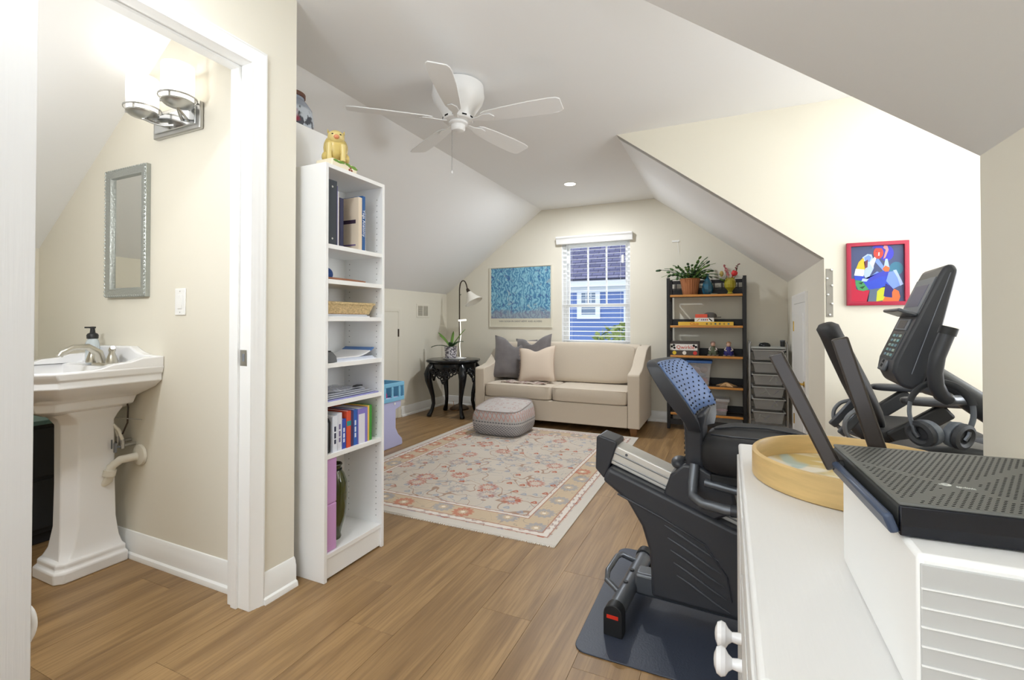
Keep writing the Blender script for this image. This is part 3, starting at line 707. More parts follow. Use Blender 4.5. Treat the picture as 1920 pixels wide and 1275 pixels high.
MB().box(-0.20, -0.02, -0.0008, 0.0, 0.140, 0.160).build('cover_band', pm('dark_band', (60, 44, 66), 0.5), wb)
MB().box(-0.20, -0.02, -0.0008, 0.0, 0.022, 0.030).build('cover_band', pm('violet_band', (120, 100, 140), 0.5), wb)
book('blue yoga anatomy paperback at the right of the top shelf', by + 0.243, 0.022, 0.290, 0.20, (44, 92, 150), 6, 0.0, spine=('Yoga Anatomy', 0.024, (235, 240, 245)))
sp_ = book('white spiral notebook last on the top shelf', by + 0.267, 0.010, 0.205, 0.16, (228, 230, 234), 6, 0.005, 'spiral_notebook')
wr = MB()
for i in range(28): wr.cyl((-0.004, 0.002, 0.008 + i * 0.0068), (0.004, 0.008, 0.008 + i * 0.0068), 0.0016, n=5)
wo = wr.build('spiral_wire', M_metal, sp_); wo['kind'] = 'stuff'
# second shelf
yb_ = thing('yarn_ball', 'small dark blue yarn ball on the second shelf', 'ball', (-1.86, 1.795, SZ[5] + 0.034))
MB().ball((0, 0, 0), 0.034, 24, 14).build('ball', pm('blue_yarn', (44, 72, 128), 0.8, bump=((60, 9, 9), 1.0)), yb_)
ywr = MB()
for k in range(7):
    e = Euler((k * 0.7, k * 1.1, k * 0.4)).to_matrix()
    ywr.tube([e @ Vector((0.0345 * math.cos(2 * PI * i / 20), 0.0345 * math.sin(2 * PI * i / 20), 0)) for i in range(21)], 0.0012, 5)
ywr.build('yarn_strand', pm('blue_yarn_light', (60, 92, 156), 0.8), yb_)
stk = tag(MB().tube([(-1.775, 1.715, SZ[5] + 0.006), (-1.770, 1.86, SZ[5] + 0.006), (-1.772, 1.985, SZ[5] + 0.005)], [0.006, 0.006, 0.004], 8).build('wooden_stick', pm('brown_stick', (150, 100, 72), 0.6)), 'thin brown wooden stick lying on the second shelf', 'stick')
# third shelf: wicker tray on magazines
M_wick = pm('seagrass_weave', (194, 168, 126), 0.8, noise=((80, 80, 140), 0.35), bump=((90, 90, 160), 1.0))
for k, (dz, c, l) in enumerate(((0.0, (224, 226, 230), 'pale magazine at the bottom under the wicker tray'), (0.007, (206, 210, 216), 'grey magazine directly under the wicker tray'))):
    mg = thing('magazine', l, 'magazine', (-1.775, 1.725, SZ[4] + dz), 0, 'magazines under the wicker tray')
    MB().box(-0.21, 0.0, 0.0, 0.30 - k * 0.02, 0, 0.0065).build('page_block', pm('mag_%d' % k, c, 0.4), mg, bevel=0.001)
    MB().box(-0.211, 0.001, -0.001, 0.301 - k * 0.02, 0.0065, 0.0069).build('cover', pm('magc_%d' % k, (150 + 40 * k, 160, 170), 0.3), mg)
wt = thing('wicker_tray', 'shallow woven wicker tray on the third shelf of the bookcase', 'basket', (-1.885, 1.895, SZ[4] + 0.014))
def tray_ring(hx, hy, z): return [(-hx, -hy, z), (hx, -hy, z), (hx, hy, z), (-hx, hy, z)]
m = MB(); m.loft([tray_ring(0.088, 0.150, 0), tray_ring(0.104, 0.172, 0.055), tray_ring(0.097, 0.165, 0.055), tray_ring(0.082, 0.144, 0.008)]); m.build('woven_body', M_wick, wt, bevel=0.003)
m = MB(); m.loft([tray_ring(0.108, 0.177, 0.050), tray_ring(0.110, 0.179, 0.060), tray_ring(0.098, 0.166, 0.064), tray_ring(0.096, 0.164, 0.054)], False, False); m.build('braided_rim', M_wick, wt, bevel=0.003)
# fourth shelf: papers
for k in range(3):
    tag(MB().box(-2.0, -1.772 - 0.004 * k, 1.775 + 0.006 * k, 2.075 - 0.01 * k, SZ[3] + 0.006 * k, SZ[3] + 0.0055 + 0.006 * k).build('paper_folder', pm('paperf_%d' % k, (225 - 12 * k, 228 - 10 * k, 236 - 6 * k), 0.5)), ['white paper folder at the bottom of the fourth shelf pile', 'pale grey paper folder second in the fourth shelf pile', 'bluish paper folder third in the fourth shelf pile'][k], 'folder', 'papers on the fourth shelf')
mgz = thing('curled_magazine', 'white magazine with blue curled corner on the fourth shelf', 'magazine', (-1.885, 1.90, SZ[3] + 0.0185))
def curl(y): return max(0, y - 0.02) ** 2 * 1.9
m = MB(); rows = [[(x, -0.165 + 0.03 * j, 0.004 + curl(-0.165 + 0.03 * j)) for x in (-0.10, 0.105)] for j in range(12)]
m.loft([[(a[0], a[1], a[2]), (b_[0], b_[1], b_[2]), (b_[0], b_[1], b_[2] - 0.006), (a[0], a[1], a[2] - 0.006)] for a, b_ in rows[:11]]); m.build('pages', M_paper, mgz)
m = MB(); m.loft([[(a[0], a[1], a[2]), (b_[0], b_[1], b_[2]), (b_[0], b_[1], b_[2] - 0.006), (a[0], a[1], a[2] - 0.006)] for a, b_ in rows[10:]]); m.build('blue_corner', pm('mag_blue', (78, 120, 180), 0.4), mgz)
gc = thing('grey_pouch', 'small dark grey pouch at the left end of the fourth shelf', 'pouch', (-1.80, 1.745, SZ[3]))
MB().loft([[(-0.03, -0.03, 0), (0.03, -0.03, 0), (0.03, 0.045, 0), (-0.03, 0.045, 0)], [(-0.032, -0.032, 0.03), (0.033, -0.032, 0.03), (0.033, 0.035, 0.03), (-0.032, 0.035, 0.03)], [(-0.03, -0.030, 0.056), (0.028, -0.030, 0.056), (0.028, 0.012, 0.056), (-0.03, 0.012, 0.056)]]).build('body', pm('pouch_grey', (104, 106, 108), 0.7), gc, bevel=0.006)
MB().box(-0.01, 0.03, -0.005, 0.0, 0.056, 0.060).build('zip', M_dark, gc)
# fifth shelf: plastic sleeves
M_sleeve = pm('clear_sleeve', (196, 202, 216), 0.12, alpha=0.75, coat=0.5)
for k in range(4):
    tag(MB().box(-2.01, -1.762 - 0.006 * k, 1.712 + 0.004 * k, 2.085 - 0.03 * k, SZ[2] + 0.009 * k, SZ[2] + 0.007 + 0.009 * k).build('plastic_sleeve', [pm('sleeve_violet', (150, 150, 205), 0.2), M_sleeve, pm('sleeve_grey', (176, 180, 190), 0.2), M_sleeve][k], bevel=0.002), ['violet tinted plastic sleeve lowest on the fifth shelf', 'clear plastic sleeve second from the bottom on the fifth shelf', 'grey plastic sleeve third from the bottom on the fifth shelf', 'clear plastic sleeve on top of the fifth shelf pile'][k], 'plastic sleeve', 'sleeves on the fifth shelf')
bgm = MB()
for j in range(9):
    r_ = []
    for i in range(9):
        r_.append((-0.10 + i * 0.025, -0.14 + j * 0.03, 0.004 + 0.018 * math.exp(-((i - 4.5) ** 2 + (j - 3) ** 2) / 6) + 0.004 * math.sin(i * 1.7 + j)))
    bgm.loft([r_, [(a, b_ + 0.03, 0.004 + 0.018 * math.exp(-((i - 4.5) ** 2 + (j - 2) ** 2) / 6) + 0.004 * math.sin(i * 1.7 + j + 1)) for i, (a, b_, c_) in enumerate(r_)]], False, False, False)
o = bgm.build('crumpled_bag', pm('clear_bag', (214, 218, 230), 0.1, alpha=0.5, coat=1.0), solid=0.001); o.location = (-1.875, 1.86, SZ[2] + 0.036); tag(o, 'crumpled clear plastic bag lying over the sleeves', 'plastic bag')
tag(MB().obox((-1.84, 2.005, SZ[2] + 0.040), (0.018, 0.03, 0.005), (0, 0, 0.4)).build('black_clip', M_black, bevel=0.003), 'small black clip lying on the plastic sleeves', 'clip')
# sixth shelf: books
cse = thing('zip_case', 'black rounded zip case standing at the left of the book row', 'case', (-1.775, 1.712, SZ[1]))
MB().prism([(-0.16, 0), (0, 0), (0, 0.15), (-0.015, 0.172), (-0.15, 0.172), (-0.16, 0.16)], 0, 0.040, 'y').build('shell', M_blackmat, cse, bevel=0.012, seg=4)
MB().tube([(-0.002, 0.020, 0.005), (-0.001, 0.020, 0.148), (-0.017, 0.020, 0.172), (-0.14, 0.020, 0.1735)], 0.003, 6).build('zip', M_grey, cse)
y = 1.756
row = [('white study guide with small logo next to the black case', .026, .178, .17, (226, 230, 240), (None, 0.016, (40, 44, 70))),
       ('second white study guide beside the first one', .026, .186, .17, (220, 222, 232), (None, 0.014, (120, 110, 150))),
       ('royal blue paperback in front of the red folder', .024, .150, .15, (54, 82, 176), (None, 0.014, (220, 228, 245))),
       ('orange red hardback with teal label', .024, .186, .18, (214, 82, 52), None),
       ('dark plum paperback between orange and blue books', .016, .180, .17, (72, 56, 96), None),
       ('bright blue primer with white title', .024, .184, .18, (50, 98, 180), (None, 0.014, (230, 236, 250))),
       ('lilac covered book with white block behind', .060, .184, .18, (134, 122, 196), None),
       ('yellow spined workbook near the right end of the row', .012, .190, .19, (234, 196, 96), None),
       ('green hardback last in the sixth shelf row', .018, .190, .19, (64, 150, 58), None)]
for k, (l, th, h, dep, c, s) in enumerate(row):
    th *= 1.2; b_ = book(l, y, th, h, dep, c, 1, 0.004 + 0.002 * (k % 3), spine=s)
    if 'teal' in l: MB().box(0.0, 0.0006, 0.0, th, 0.11, 0.135).build('spine_label', pm('teal_label', (40, 150, 150), 0.5), b_)
    if 'lilac' in l:
        MB().box(0.0, 0.0008, 0.004, 0.050, 0.0, 0.155).build('white_block', pm('white_block', (222, 222, 232), 0.6), b_)
    y += th + 0.0012
tag(MB().box(-2.012, -1.958, 1.80, 2.06, SZ[1], SZ[1] + 0.212).build('orange_box_file', pm('burnt_orange', (196, 96, 34), 0.6), bevel=0.002), 'burnt orange box file standing behind the row of books', 'box file')
tag(MB().box(-1.955, -1.945, 1.715, 1.84, SZ[1], SZ[1] + 0.200).build('maroon_folder', pm('maroon', (140, 50, 50), 0.6), bevel=0.002), 'maroon folder standing behind the white study guides', 'folder')
# bottom shelf
for k in range(2):
    tag(MB().box(-1.905, -1.768, 1.712, 1.785, SZ[0] + 0.0005 + k * 0.2305, SZ[0] + 0.230 + k * 0.2305).build('yoga_block', pm('lilac_foam_%d' % k, (204 - 4 * k, 156 - 2 * k, 206), 0.8, bump=((200, 200, 200), 0.2)), bevel=0.006, seg=3), ['lilac foam yoga block at the bottom of the bookcase', 'lilac foam yoga block stacked on top of the other'][k], 'yoga block', 'lilac yoga blocks')
vs = thing('green_glass_vase', 'dark olive green glass vase on the bottom shelf', 'vase', (-1.865, 1.862, SZ[0]))
M_olive = pm('olive_glass', (62, 66, 28), 0.06, coat=0.6)
MB().lathe([(0.034, 0), (0.038, 0.010), (0.034, 0.026), (0.040, 0.050), (0.060, 0.12), (0.069, 0.22), (0.066, 0.29), (0.050, 0.335), (0.036, 0.355), (0.036, 0.372), (0.043, 0.380), (0.040, 0.385), (0.031, 0.372), (0.031, 0.35), (0.055, 0.28), (0.050, 0.10), (0.02, 0.04)], n=32).build('vase_body', M_olive, vs)
MB().lathe([(0.038, 0.352), (0.040, 0.356), (0.038, 0.361)], n=24, cap0=False, cap1=False).build('neck_ring', M_dark, vs)
# on top of bookcase: pig figurine on a floral block
fb_ = thing('floral_block', 'small cream block painted with green leaves and red flowers on the bookcase', 'block', (-1.825, 1.833, BZ))
MB().box(-0.055, 0.055, -0.085, 0.085, 0, 0.042).build('block', pm('cream_glaze', (236, 226, 200), 0.3), fb_, bevel=0.004)
for i, (y, z) in enumerate(((-0.06, 0.034), (-0.02, 0.036), (0.02, 0.036), (0.06, 0.034), (-0.04, 0.032), (0.04, 0.030), (0.07, 0.028))):
    MB().ball((0.0555, y, z), (0.0012, 0.020, 0.006), 10, 6).build('painted_leaf', pm('leaf_paint', (110, 150, 62), 0.4), fb_)
for i, (y, z) in enumerate(((0.030, 0.012), (0.046, 0.012), (0.038, 0.024))):
    MB().ball((0.0558, y, z), (0.0012, 0.007, 0.006), 8, 6).build('painted_flower', pm('flower_paint', (140, 60, 46), 0.4), fb_)
pg = thing('pig_figurine', 'yellow glazed sitting pig figurine on top of the bookcase', 'figurine', (-1.825, 1.825, BZ + 0.042), math.radians(-42))
M_pig = pm('pig_yellow', (196, 174, 104), 0.28, noise=((14, 14, 14), 0.22)); M_pig2 = pm('pig_face', (212, 192, 126), 0.28)
MB().ball((-0.004, 0, 0.075), (0.048, 0.060, 0.072), 22, 14).build('body', M_pig, pg)
hd = MB().ball((0.022, 0, 0.125), (0.036, 0.042, 0.036), 18, 12).build('head', M_pig2, pg)
MB().ball((0.056, 0, 0.118), (0.012, 0.014, 0.011), 12, 8).build('snout', pm('pig_pink', (214, 140, 100), 0.35), hd)
for s_ in (-1, 1):
    MB().loft([[(0.012, s_ * 0.026, 0.145), (0.022, s_ * 0.042, 0.142), (0.008, s_ * 0.040, 0.146)], [(0.014, s_ * 0.040, 0.166), (0.016, s_ * 0.0405, 0.166), (0.0145, s_ * 0.0415, 0.166)]]).build('ear', M_pig, hd)
    MB().ball((0.052, s_ * 0.018, 0.132), (0.004, 0.006, 0.003), 8, 6).build('eye', M_dark, hd)
    MB().tube([(0.028, s_ * 0.032, 0.085), (0.040, s_ * 0.034, 0.04), (0.042, s_ * 0.032, 0.0)], [0.018, 0.013, 0.013], 10).build('front_leg', M_pig2, pg)
    MB().ball((-0.005, s_ * 0.048, 0.028), (0.034, 0.020, 0.028), 12, 8).build('haunch', M_pig, pg)
# jar on ledge
jr = thing('snow_scene_jar', 'rounded glass jar with winter scene and brown lid on the white ledge', 'jar', (-2.175, 1.845, 2.29))
def jarmat():
    g = NG('jar_winter_print', 0.25)
    n = g.noise((22, 22, 16), None, 3); z = g.xyz()[2]
    c = g.mix(g.step(n, 0.46, 0.54), (196, 204, 214), (70, 74, 84))
    c = g.mix(g.step(z, 0.10, 0.12), c, (150, 158, 172)); n2 = g.noise((9, 9, 9), None, 1)
    return g.out(g.mix(g.math('MULTIPLY', g.step(n2, 0.62, 0.66), 0.9), c, (150, 46, 70)))
MB().lathe([(0.105, 0), (0.116, 0.01), (0.120, 0.05), (0.110, 0.12), (0.085, 0.155), (0.070, 0.17), (0.070, 0.185)], n=30).build('jar_body', jarmat(), jr)
MB().lathe([(0.073, 0.183), (0.076, 0.187), (0.076, 0.205), (0.062, 0.212), (0.002, 0.213)], n=26).build('lid', pm('brown_lid', (98, 62, 46), 0.5), jr)

# ================================================================ far end of the room
# rug
def rugmat(w, l):
    g = NG('floral_rug', 0.95)
    x, y, z = g.xyz()
    ex = g.math('SUBTRACT', w / 2, g.math('ABSOLUTE', x)); ey = g.math('SUBTRACT', l / 2, g.math('ABSOLUTE', y))
    e = g.math('MINIMUM', ex, ey)
    def rosettes(scale, ox, petals, r_in, r_out, rnd):
        mp = g.N('ShaderNodeMapping'); mp.inputs['Location'].default_value = (ox, ox * 0.7, 0); mp.inputs['Scale'].default_value = (scale, scale, 0); g.L(g.tc.outputs['Object'], mp.inputs[0])
        v = g.N('ShaderNodeTexVoronoi'); v.voronoi_dimensions = '2D'; v.inputs['Scale'].default_value = 1; v.inputs['Randomness'].default_value = rnd; g.L(mp.outputs[0], v.inputs['Vector'])
        d = g.N('ShaderNodeVectorMath', operation='SUBTRACT'); g.L(mp.outputs[0], d.inputs[0]); g.L(v.outputs['Position'], d.inputs[1])
        dx, dy, _ = g.xyz(d.outputs[0]); a = g.math('ARCTAN2', dy, dx); r = v.outputs['Distance']
        pet = g.math('SINE', g.math('MULTIPLY', a, float(petals)))
        rr_ = g.math('ADD', r, g.math('MULTIPLY', pet, 0.035))
        ring = g.math('MULTIPLY', g.step(rr_, r_in - 0.015, r_in + 0.015), g.math('SUBTRACT', 1.0, g.step(rr_, r_out - 0.015, r_out + 0.015)))
        core = g.math('SUBTRACT', 1.0, g.step(r, r_in * 0.35, r_in * 0.5))
        colr = g.N('ShaderNodeSeparateXYZ'); g.L(v.outputs['Color'], colr.inputs[0])
        return ring, core, colr.outputs[0]
    base = g.mix(g.noise((3, 3, 3)), (190, 179, 165), (205, 196, 185))
    # vines: thin iso-lines of a smooth noise
    n = g.noise((4.2, 4.2, 1), None, 1.2, 0.6); line = g.math('SUBTRACT', 1.0, g.step(g.math('ABSOLUTE', g.math('SUBTRACT', n, 0.5)), 0.006, 0.013))
    n2 = g.noise((6.5, 6.5, 1), None, 1.0, 0.9); line2 = g.math('SUBTRACT', 1.0, g.step(g.math('ABSOLUTE', g.math('SUBTRACT', n2, 0.47)), 0.006, 0.012))
    c = g.mix(g.math('MULTIPLY', line, 0.75), base, (150, 112, 88))
    c = g.mix(g.math('MULTIPLY', line2, 0.6), c, (138, 144, 154))
    # little leaves
    r1, k1, h1 = rosettes(9.0, 3.1, 3, 0.05, 0.20, 1.0)
    c = g.mix(g.math('MULTIPLY', g.math('MULTIPLY', r1, g.step(h1, 0.55, 0.6)), 0.8), c, (150, 156, 170))
    c = g.mix(g.math('MULTIPLY', r1, g.math('SUBTRACT', 1.0, g.step(h1, 0.22, 0.27))), c, (176, 104, 82))
    r2, k2, h2 = rosettes(3.3, 0.4, 14, 0.13, 0.23, 0.8)
    col2 = g.mix(g.step(h2, 0.45, 0.5), (178, 92, 72), (150, 146, 150))
    c = g.mix(g.math('MULTIPLY', r2, 0.62), c, col2); c = g.mix(g.math('MULTIPLY', k2, 0.5), c, (206, 170, 150))
    # border field
    border = g.math('MULTIPLY', g.step(e, 0.10, 0.104), g.math('SUBTRACT', 1.0, g.step(e, 0.285, 0.289)))
    bbase = g.mix(g.noise((3, 3, 3)), (188, 167, 141), (201, 182, 156))
    r3, k3, h3 = rosettes(4.4, 1.7, 12, 0.14, 0.30, 0.35); col3 = g.mix(g.step(h3, 0.4, 0.45), (186, 100, 76), (150, 152, 160))
    bc_ = g.mix(g.math('MULTIPLY', line2, 0.6), bbase, (140, 130, 124)); bc_ = g.mix(g.math('MULTIPLY', r3, 0.68), bc_, col3); bc_ = g.mix(k3, bc_, (226, 214, 196))
    c = g.mix(border, c, bc_)
    for a_, b_ in ((0.070, 0.078), (0.118, 0.126), (0.268, 0.275), (0.300, 0.306)):
        ln = g.math('MULTIPLY', g.step(e, a_, a_ + 0.002), g.math('SUBTRACT', 1.0, g.step(e, b_, b_ + 0.002)))
        c = g.mix(g.math('MULTIPLY', ln, 0.8), c, (166, 112, 96))
    for a_, b_ in ((0.080, 0.116), (0.277, 0.299)):
        gd = g.math('MULTIPLY', g.step(e, a_, a_ + 0.002), g.math('SUBTRACT', 1.0, g.step(e, b_, b_ + 0.002)))
        r4, k4, h4 = rosettes(16.0, 2.2, 4, 0.12, 0.34, 0.3)
        c = g.mix(gd, c, g.mix(g.math('MULTIPLY', r4, 0.7), (216, 208, 200), (156, 128, 122)))
    edge = g.math('SUBTRACT', 1.0, g.step(e, 0.058, 0.066)); c = g.mix(edge, c, (202, 195, 186))
    return g.out(c)
RW, RL = 2.0, 2.68
rug = thing('area_rug', 'cream Persian style rug with rust and grey-blue flowers on the plank floor', 'rug', (-1.875, 3.835, 0))
MB().box(-RW / 2, RW / 2, -RL / 2, RL / 2, 0.0005, 0.009).build('rug_pile', rugmat(RW, RL), rug, bevel=0.003)
for s_ in (-1, 1):
    fr_ = MB()
    for i in range(250):
        x = -RW / 2 + (i + 0.5) * RW / 250; yy = s_ * RL / 2; j = random.uniform(-.003, .003)
        fr_.quad((x - 0.0028, yy, 0.006), (x + 0.0028, yy, 0.006), (x + 0.002 + j, yy + s_ * random.uniform(.008, .02), 0.002), (x - 0.002 + j, yy + s_ * 0.014, 0.002))
    o = fr_.build('fringe', pm('wool_fringe', (226, 220, 210), 0.95), rug); o['kind'] = 'stuff'

# sofa
sf = thing('sofa', 'beige two-seat sofa with sloping arms in front of the gable window', 'sofa', (-1.875, 5.20, 0))
M_sofa = pm('beige_linen', (200, 188, 171), 0.9, noise=((260, 260, 260), 0.05), bump=((400, 400, 400), 0.25), sheen=0.2)
HW = 1.005
MB().box(-HW + 0.13, HW - 0.13, 0.0, 0.80, 0.085, 0.325).build('base', M_sofa, sf, bevel=0.012)
arm = [(0.0, 0.085), (0.0, 0.655), (0.012, 0.672), (0.05, 0.682), (0.16, 0.70), (0.28, 0.745), (0.40, 0.83), (0.52, 0.905), (0.66, 0.945), (0.80, 0.955), (0.86, 0.955), (0.86, 0.085)]
arm_l = [(0.0, 0.085), (0.0, 0.655), (0.012, 0.672), (0.05, 0.680), (0.16, 0.690), (0.28, 0.715), (0.40, 0.79), (0.52, 0.885), (0.66, 0.940), (0.80, 0.955), (0.86, 0.955), (0.86, 0.085)]
MB().prism(arm, HW - 0.128, HW, 'x').build('arm', M_sofa, sf, bevel=0.015, seg=3)
MB().prism(arm_l, -HW, -HW + 0.128, 'x').build('arm', M_sofa, sf, bevel=0.015, seg=3)
MB().prism([(0.58, 0.30), (0.66, 0.935), (0.70, 0.965), (0.80, 0.965), (0.86, 0.94), (0.86, 0.085), (0.60, 0.085)], -HW + 0.10, HW - 0.10, 'x').build('back_frame', M_sofa, sf, bevel=0.02, seg=3)
def cushion(hx, hy, hz, pw_=0.22, nu=40, nv=14):
    m = MB(); m.ball((0, 0, 0), (hx, hy, hz), nu, nv, pw_); return m
bkc = cushion(HW - 0.132, 0.09, 0.25, 0.30, 48, 16); bkc.xf(Matrix.Translation((0, 0.585, 0.735)) @ Matrix.Rotation(math.radians(-8), 4, 'X')); bkc.build('back_cushion', M_sofa, sf, sharp=80)
for s_ in (-1, 1):
    c_ = cushion((HW - 0.134) / 2, 0.305, 0.082, 0.16, 48, 16); c_.xf(Matrix.Translation((s_ * (HW - 0.130) / 2, 0.292, 0.408)))
    co = c_.build('seat_cushion', M_sofa, sf, sharp=80)
    hx = (HW - 0.140) / 2; cx = s_ * (HW - 0.130) / 2
    MB().tube([(cx - hx + 0.01, -0.006, 0.478), (cx + hx - 0.01, -0.006, 0.478)], 0.004, 6).build('piping', pm('sofa_piping', (176, 160, 142), 0.9), co)
for x, y in ((-HW + 0.07, 0.06), (HW - 0.07, 0.06), (-HW + 0.07, 0.80), (HW - 0.07, 0.80)):
    MB().loft([[(x - .03, y - .03, 0.0), (x + .03, y - .03, 0.0), (x + .03, y + .03, 0.0), (x - .03, y + .03, 0.0)], [(x - .04, y - .04, 0.085), (x + .04, y - .04, 0.085), (x + .04, y + .04, 0.085), (x - .04, y + .04, 0.085)]]).build('leg', pm('walnut_leg', (110, 72, 36), 0.4), sf)
def pillow(name, label, size, thick, mat, loc, rot, fringe=None, dent=0.0, group=None):
    t = thing(name, label, 'pillow', loc, 0, group); t.rotation_euler = rot
    m = MB(); N = 16
    def z(u, v):
        e = max(0.0, (1 - abs(u) ** 2.4)) * max(0.0, (1 - abs(v) ** 2.4)); return thick * e ** 0.42
    def P(u, v, s):
        pin = 1 - 0.10 * (1 - abs(v) ** 2) * abs(u) ** 3; pin2 = 1 - 0.10 * (1 - abs(u) ** 2) * abs(v) ** 3
        zz = s * z(u, v); yy = v * size * pin2
        if dent and v > 0: yy -= dent * math.exp(-(u / 0.33) ** 2) * v ** 2
        return (u * size * pin, zz, yy)
    for s in (1, -1):
        m.loft([[P(-1 + 2 * i / N, -1 + 2 * j / N, s) for i in range(N + 1)] for j in range(N + 1)], False, False, False)
    me = m.build('pillow_body', mat, t, sharp=70)
    if fringe:
        f = MB()
        for s_ in (-1, 1):
            for i in range(42):
                v = -0.97 + i * 0.0462; x = s_ * size * (1 - 0.10 * (1 - v * v)); f.tube([(x, 0, v * size), (x + s_ * random.uniform(.010, .018), random.uniform(-.005, .005), v * size + random.uniform(-.006, .006))], 0.0016, 4)
        o = f.build('fringe', fringe, t); o['kind'] = 'stuff'
    return t
M_velvet = pm('grey_velvet', (98, 93, 93), 0.65, noise=((9, 9, 9), 0.22), sheen=0.6)
M_blush = pm('blush_linen', (203, 187, 170), 0.9, bump=((300, 300, 300), 0.3))
pillow('throw_pillow', 'large grey velvet pillow with pinched corners at the left of the sofa', 0.285, 0.085, M_velvet, (-2.55, 5.66, 0.765), (math.radians(-17), math.radians(6), math.radians(24)), dent=0.13, group='sofa pillows')
pillow('throw_pillow', 'grey velvet pillow mostly hidden behind the blush pillow', 0.265, 0.075, M_velvet, (-2.29, 5.70, 0.800), (math.radians(-15), math.radians(-8), math.radians(-4)), dent=0.10, group='sofa pillows')
pillow('throw_pillow', 'blush linen fringed pillow leaning in front of the grey pillows', 0.235, 0.075, M_blush, (-2.17, 5.50, 0.712), (math.radians(-22), math.radians(-5), math.radians(6)), pm('blush_fringe', (206, 178, 158), 0.95), dent=0.05, group='sofa pillows')
th = thing('throw_blanket', 'folded grey pink throw lying on the left sofa cushion', 'blanket', (-2.28, 5.36, 0.486))
def throwmat():
    g = NG('woven_throw', 0.95); n = g.noise((14, 60, 5), None, 2); return g.out(g.mix(g.step(n, 0.45, 0.6), (196, 184, 172), (138, 112, 108)))
m = MB(); rows = []
for j in range(9):
    rows.append([(-0.28 + i * 0.035 + 0.012 * math.sin(j), -0.07 + j * 0.019 + 0.01 * math.sin(i * 0.9), 0.012 + 0.008 * math.sin(i * 1.3 + j * 0.7) + 0.006 * (j % 2)) for i in range(17)])
m.loft(rows, False, False, False); m.build('folded_cloth', throwmat(), th, solid=0.014)
ff = MB()
for i in range(40):
    y = -0.07 + i * 0.0038; ff.tube([(-0.28, y, 0.012), (-0.31 + random.uniform(-.008, .008), y + random.uniform(-.004, .004), 0.004)], 0.0014, 4)
o = ff.build('tassel_fringe', pm('throw_fringe', (200, 190, 180), 0.95), th); o['kind'] = 'stuff'

# pouf
def poufmat():
    g = NG('kilim_pouf', 0.95); x, y, z = g.xyz()
    u = g.math('ADD', x, g.math('MULTIPLY', y, 1.0)); 
    def zig(freq, amp, off): return g.math('PINGPONG', g.math('MULTIPLY', u, freq), 1.0)
    grey = (196, 192, 190); c = g.mix(g.noise((60, 60, 60)), (164, 161, 160), (190, 187, 185))
    # upper band: rust ogee lattice
    t1 = g.math('PINGPONG', g.math('MULTIPLY', u, 9.5), 0.5); w1 = g.math('SUBTRACT', g.math('MULTIPLY', t1, 2.0), 0.5)
    zz = g.math('MULTIPLY', g.math('SUBTRACT', z, 0.225), 11.0)
    la = g.math('SUBTRACT', 1.0, g.step(g.math('ABSOLUTE', g.math('SUBTRACT', g.math('ABSOLUTE', zz), g.math('ABSOLUTE', w1))), 0.05, 0.11))
    up = g.math('MULTIPLY', g.step(z, 0.165, 0.170), g.math('SUBTRACT', 1.0, g.step(z, 0.285, 0.29)))
    c = g.mix(g.math('MULTIPLY', g.math('MULTIPLY', la, up), 0.75), c, (192, 124, 106))
    dots = g.N('ShaderNodeTexVoronoi'); mp = g.N('ShaderNodeMapping'); mp.inputs['Scale'].default_value = (26, 26, 26); g.L(g.tc.outputs['Object'], mp.inputs[0]); g.L(mp.outputs[0], dots.inputs['Vector']); dots.inputs['Scale'].default_value = 1
    c = g.mix(g.math('MULTIPLY', g.math('MULTIPLY', g.math('SUBTRACT', 1.0, g.step(dots.outputs['Distance'], 0.18, 0.25)), g.step(z, 0.14, 0.15)), 0.45), c, (176, 124, 112))
    # dashed dark row
    da = g.math('MULTIPLY', g.math('MULTIPLY', g.step(z, 0.148, 0.150), g.math('SUBTRACT', 1.0, g.step(z, 0.160, 0.162))), g.step(g.math('PINGPONG', g.math('MULTIPLY', u, 30.0), 0.5), 0.16, 0.2))
    c = g.mix(g.math('MULTIPLY', da, 0.85), c, (84, 84, 92))
    # lower band: small diamonds
    d1 = g.math('PINGPONG', g.math('ADD', g.math('MULTIPLY', u, 26.0), g.math('MULTIPLY', z, 36.0)), 0.5); d2 = g.math('PINGPONG', g.math('SUBTRACT', g.math('MULTIPLY', u, 26.0), g.math('MULTIPLY', z, 36.0)), 0.5)
    dm = g.step(g.math('MINIMUM', d1, d2), 0.13, 0.19); lo = g.math('SUBTRACT', 1.0, g.step(z, 0.125, 0.13))
    c = g.mix(g.math('MULTIPLY', g.math('MULTIPLY', dm, lo), 0.75), c, (86, 86, 98))
    return g.out(c)
pf = thing('pouf', 'square patterned kilim pouf standing on the rug', 'pouf', (-2.30, 4.83, 0.009))
m = MB(); R = []
for z_, s_ in ((0.0, .80), (0.02, .92), (0.07, 1.0), (0.14, 1.03), (0.20, 1.02), (0.26, .975), (0.295, .93), (0.300, .90)):
    ring = []
    for k in range(40):
        a = 2 * PI * k / 40; c_, s2 = math.cos(a), math.sin(a); q = (abs(c_) ** 5 + abs(s2) ** 5) ** (-1 / 5)
        ring.append((0.295 * s_ * c_ * q, 0.285 * s_ * s2 * q, z_ + (0.035 * s2 * q if z_ > .2 else 0)))
    R.append(ring)
m.loft(R, True, False); m.build('pouf_side', poufmat(), pf, sharp=75)
m = MB(); R = []
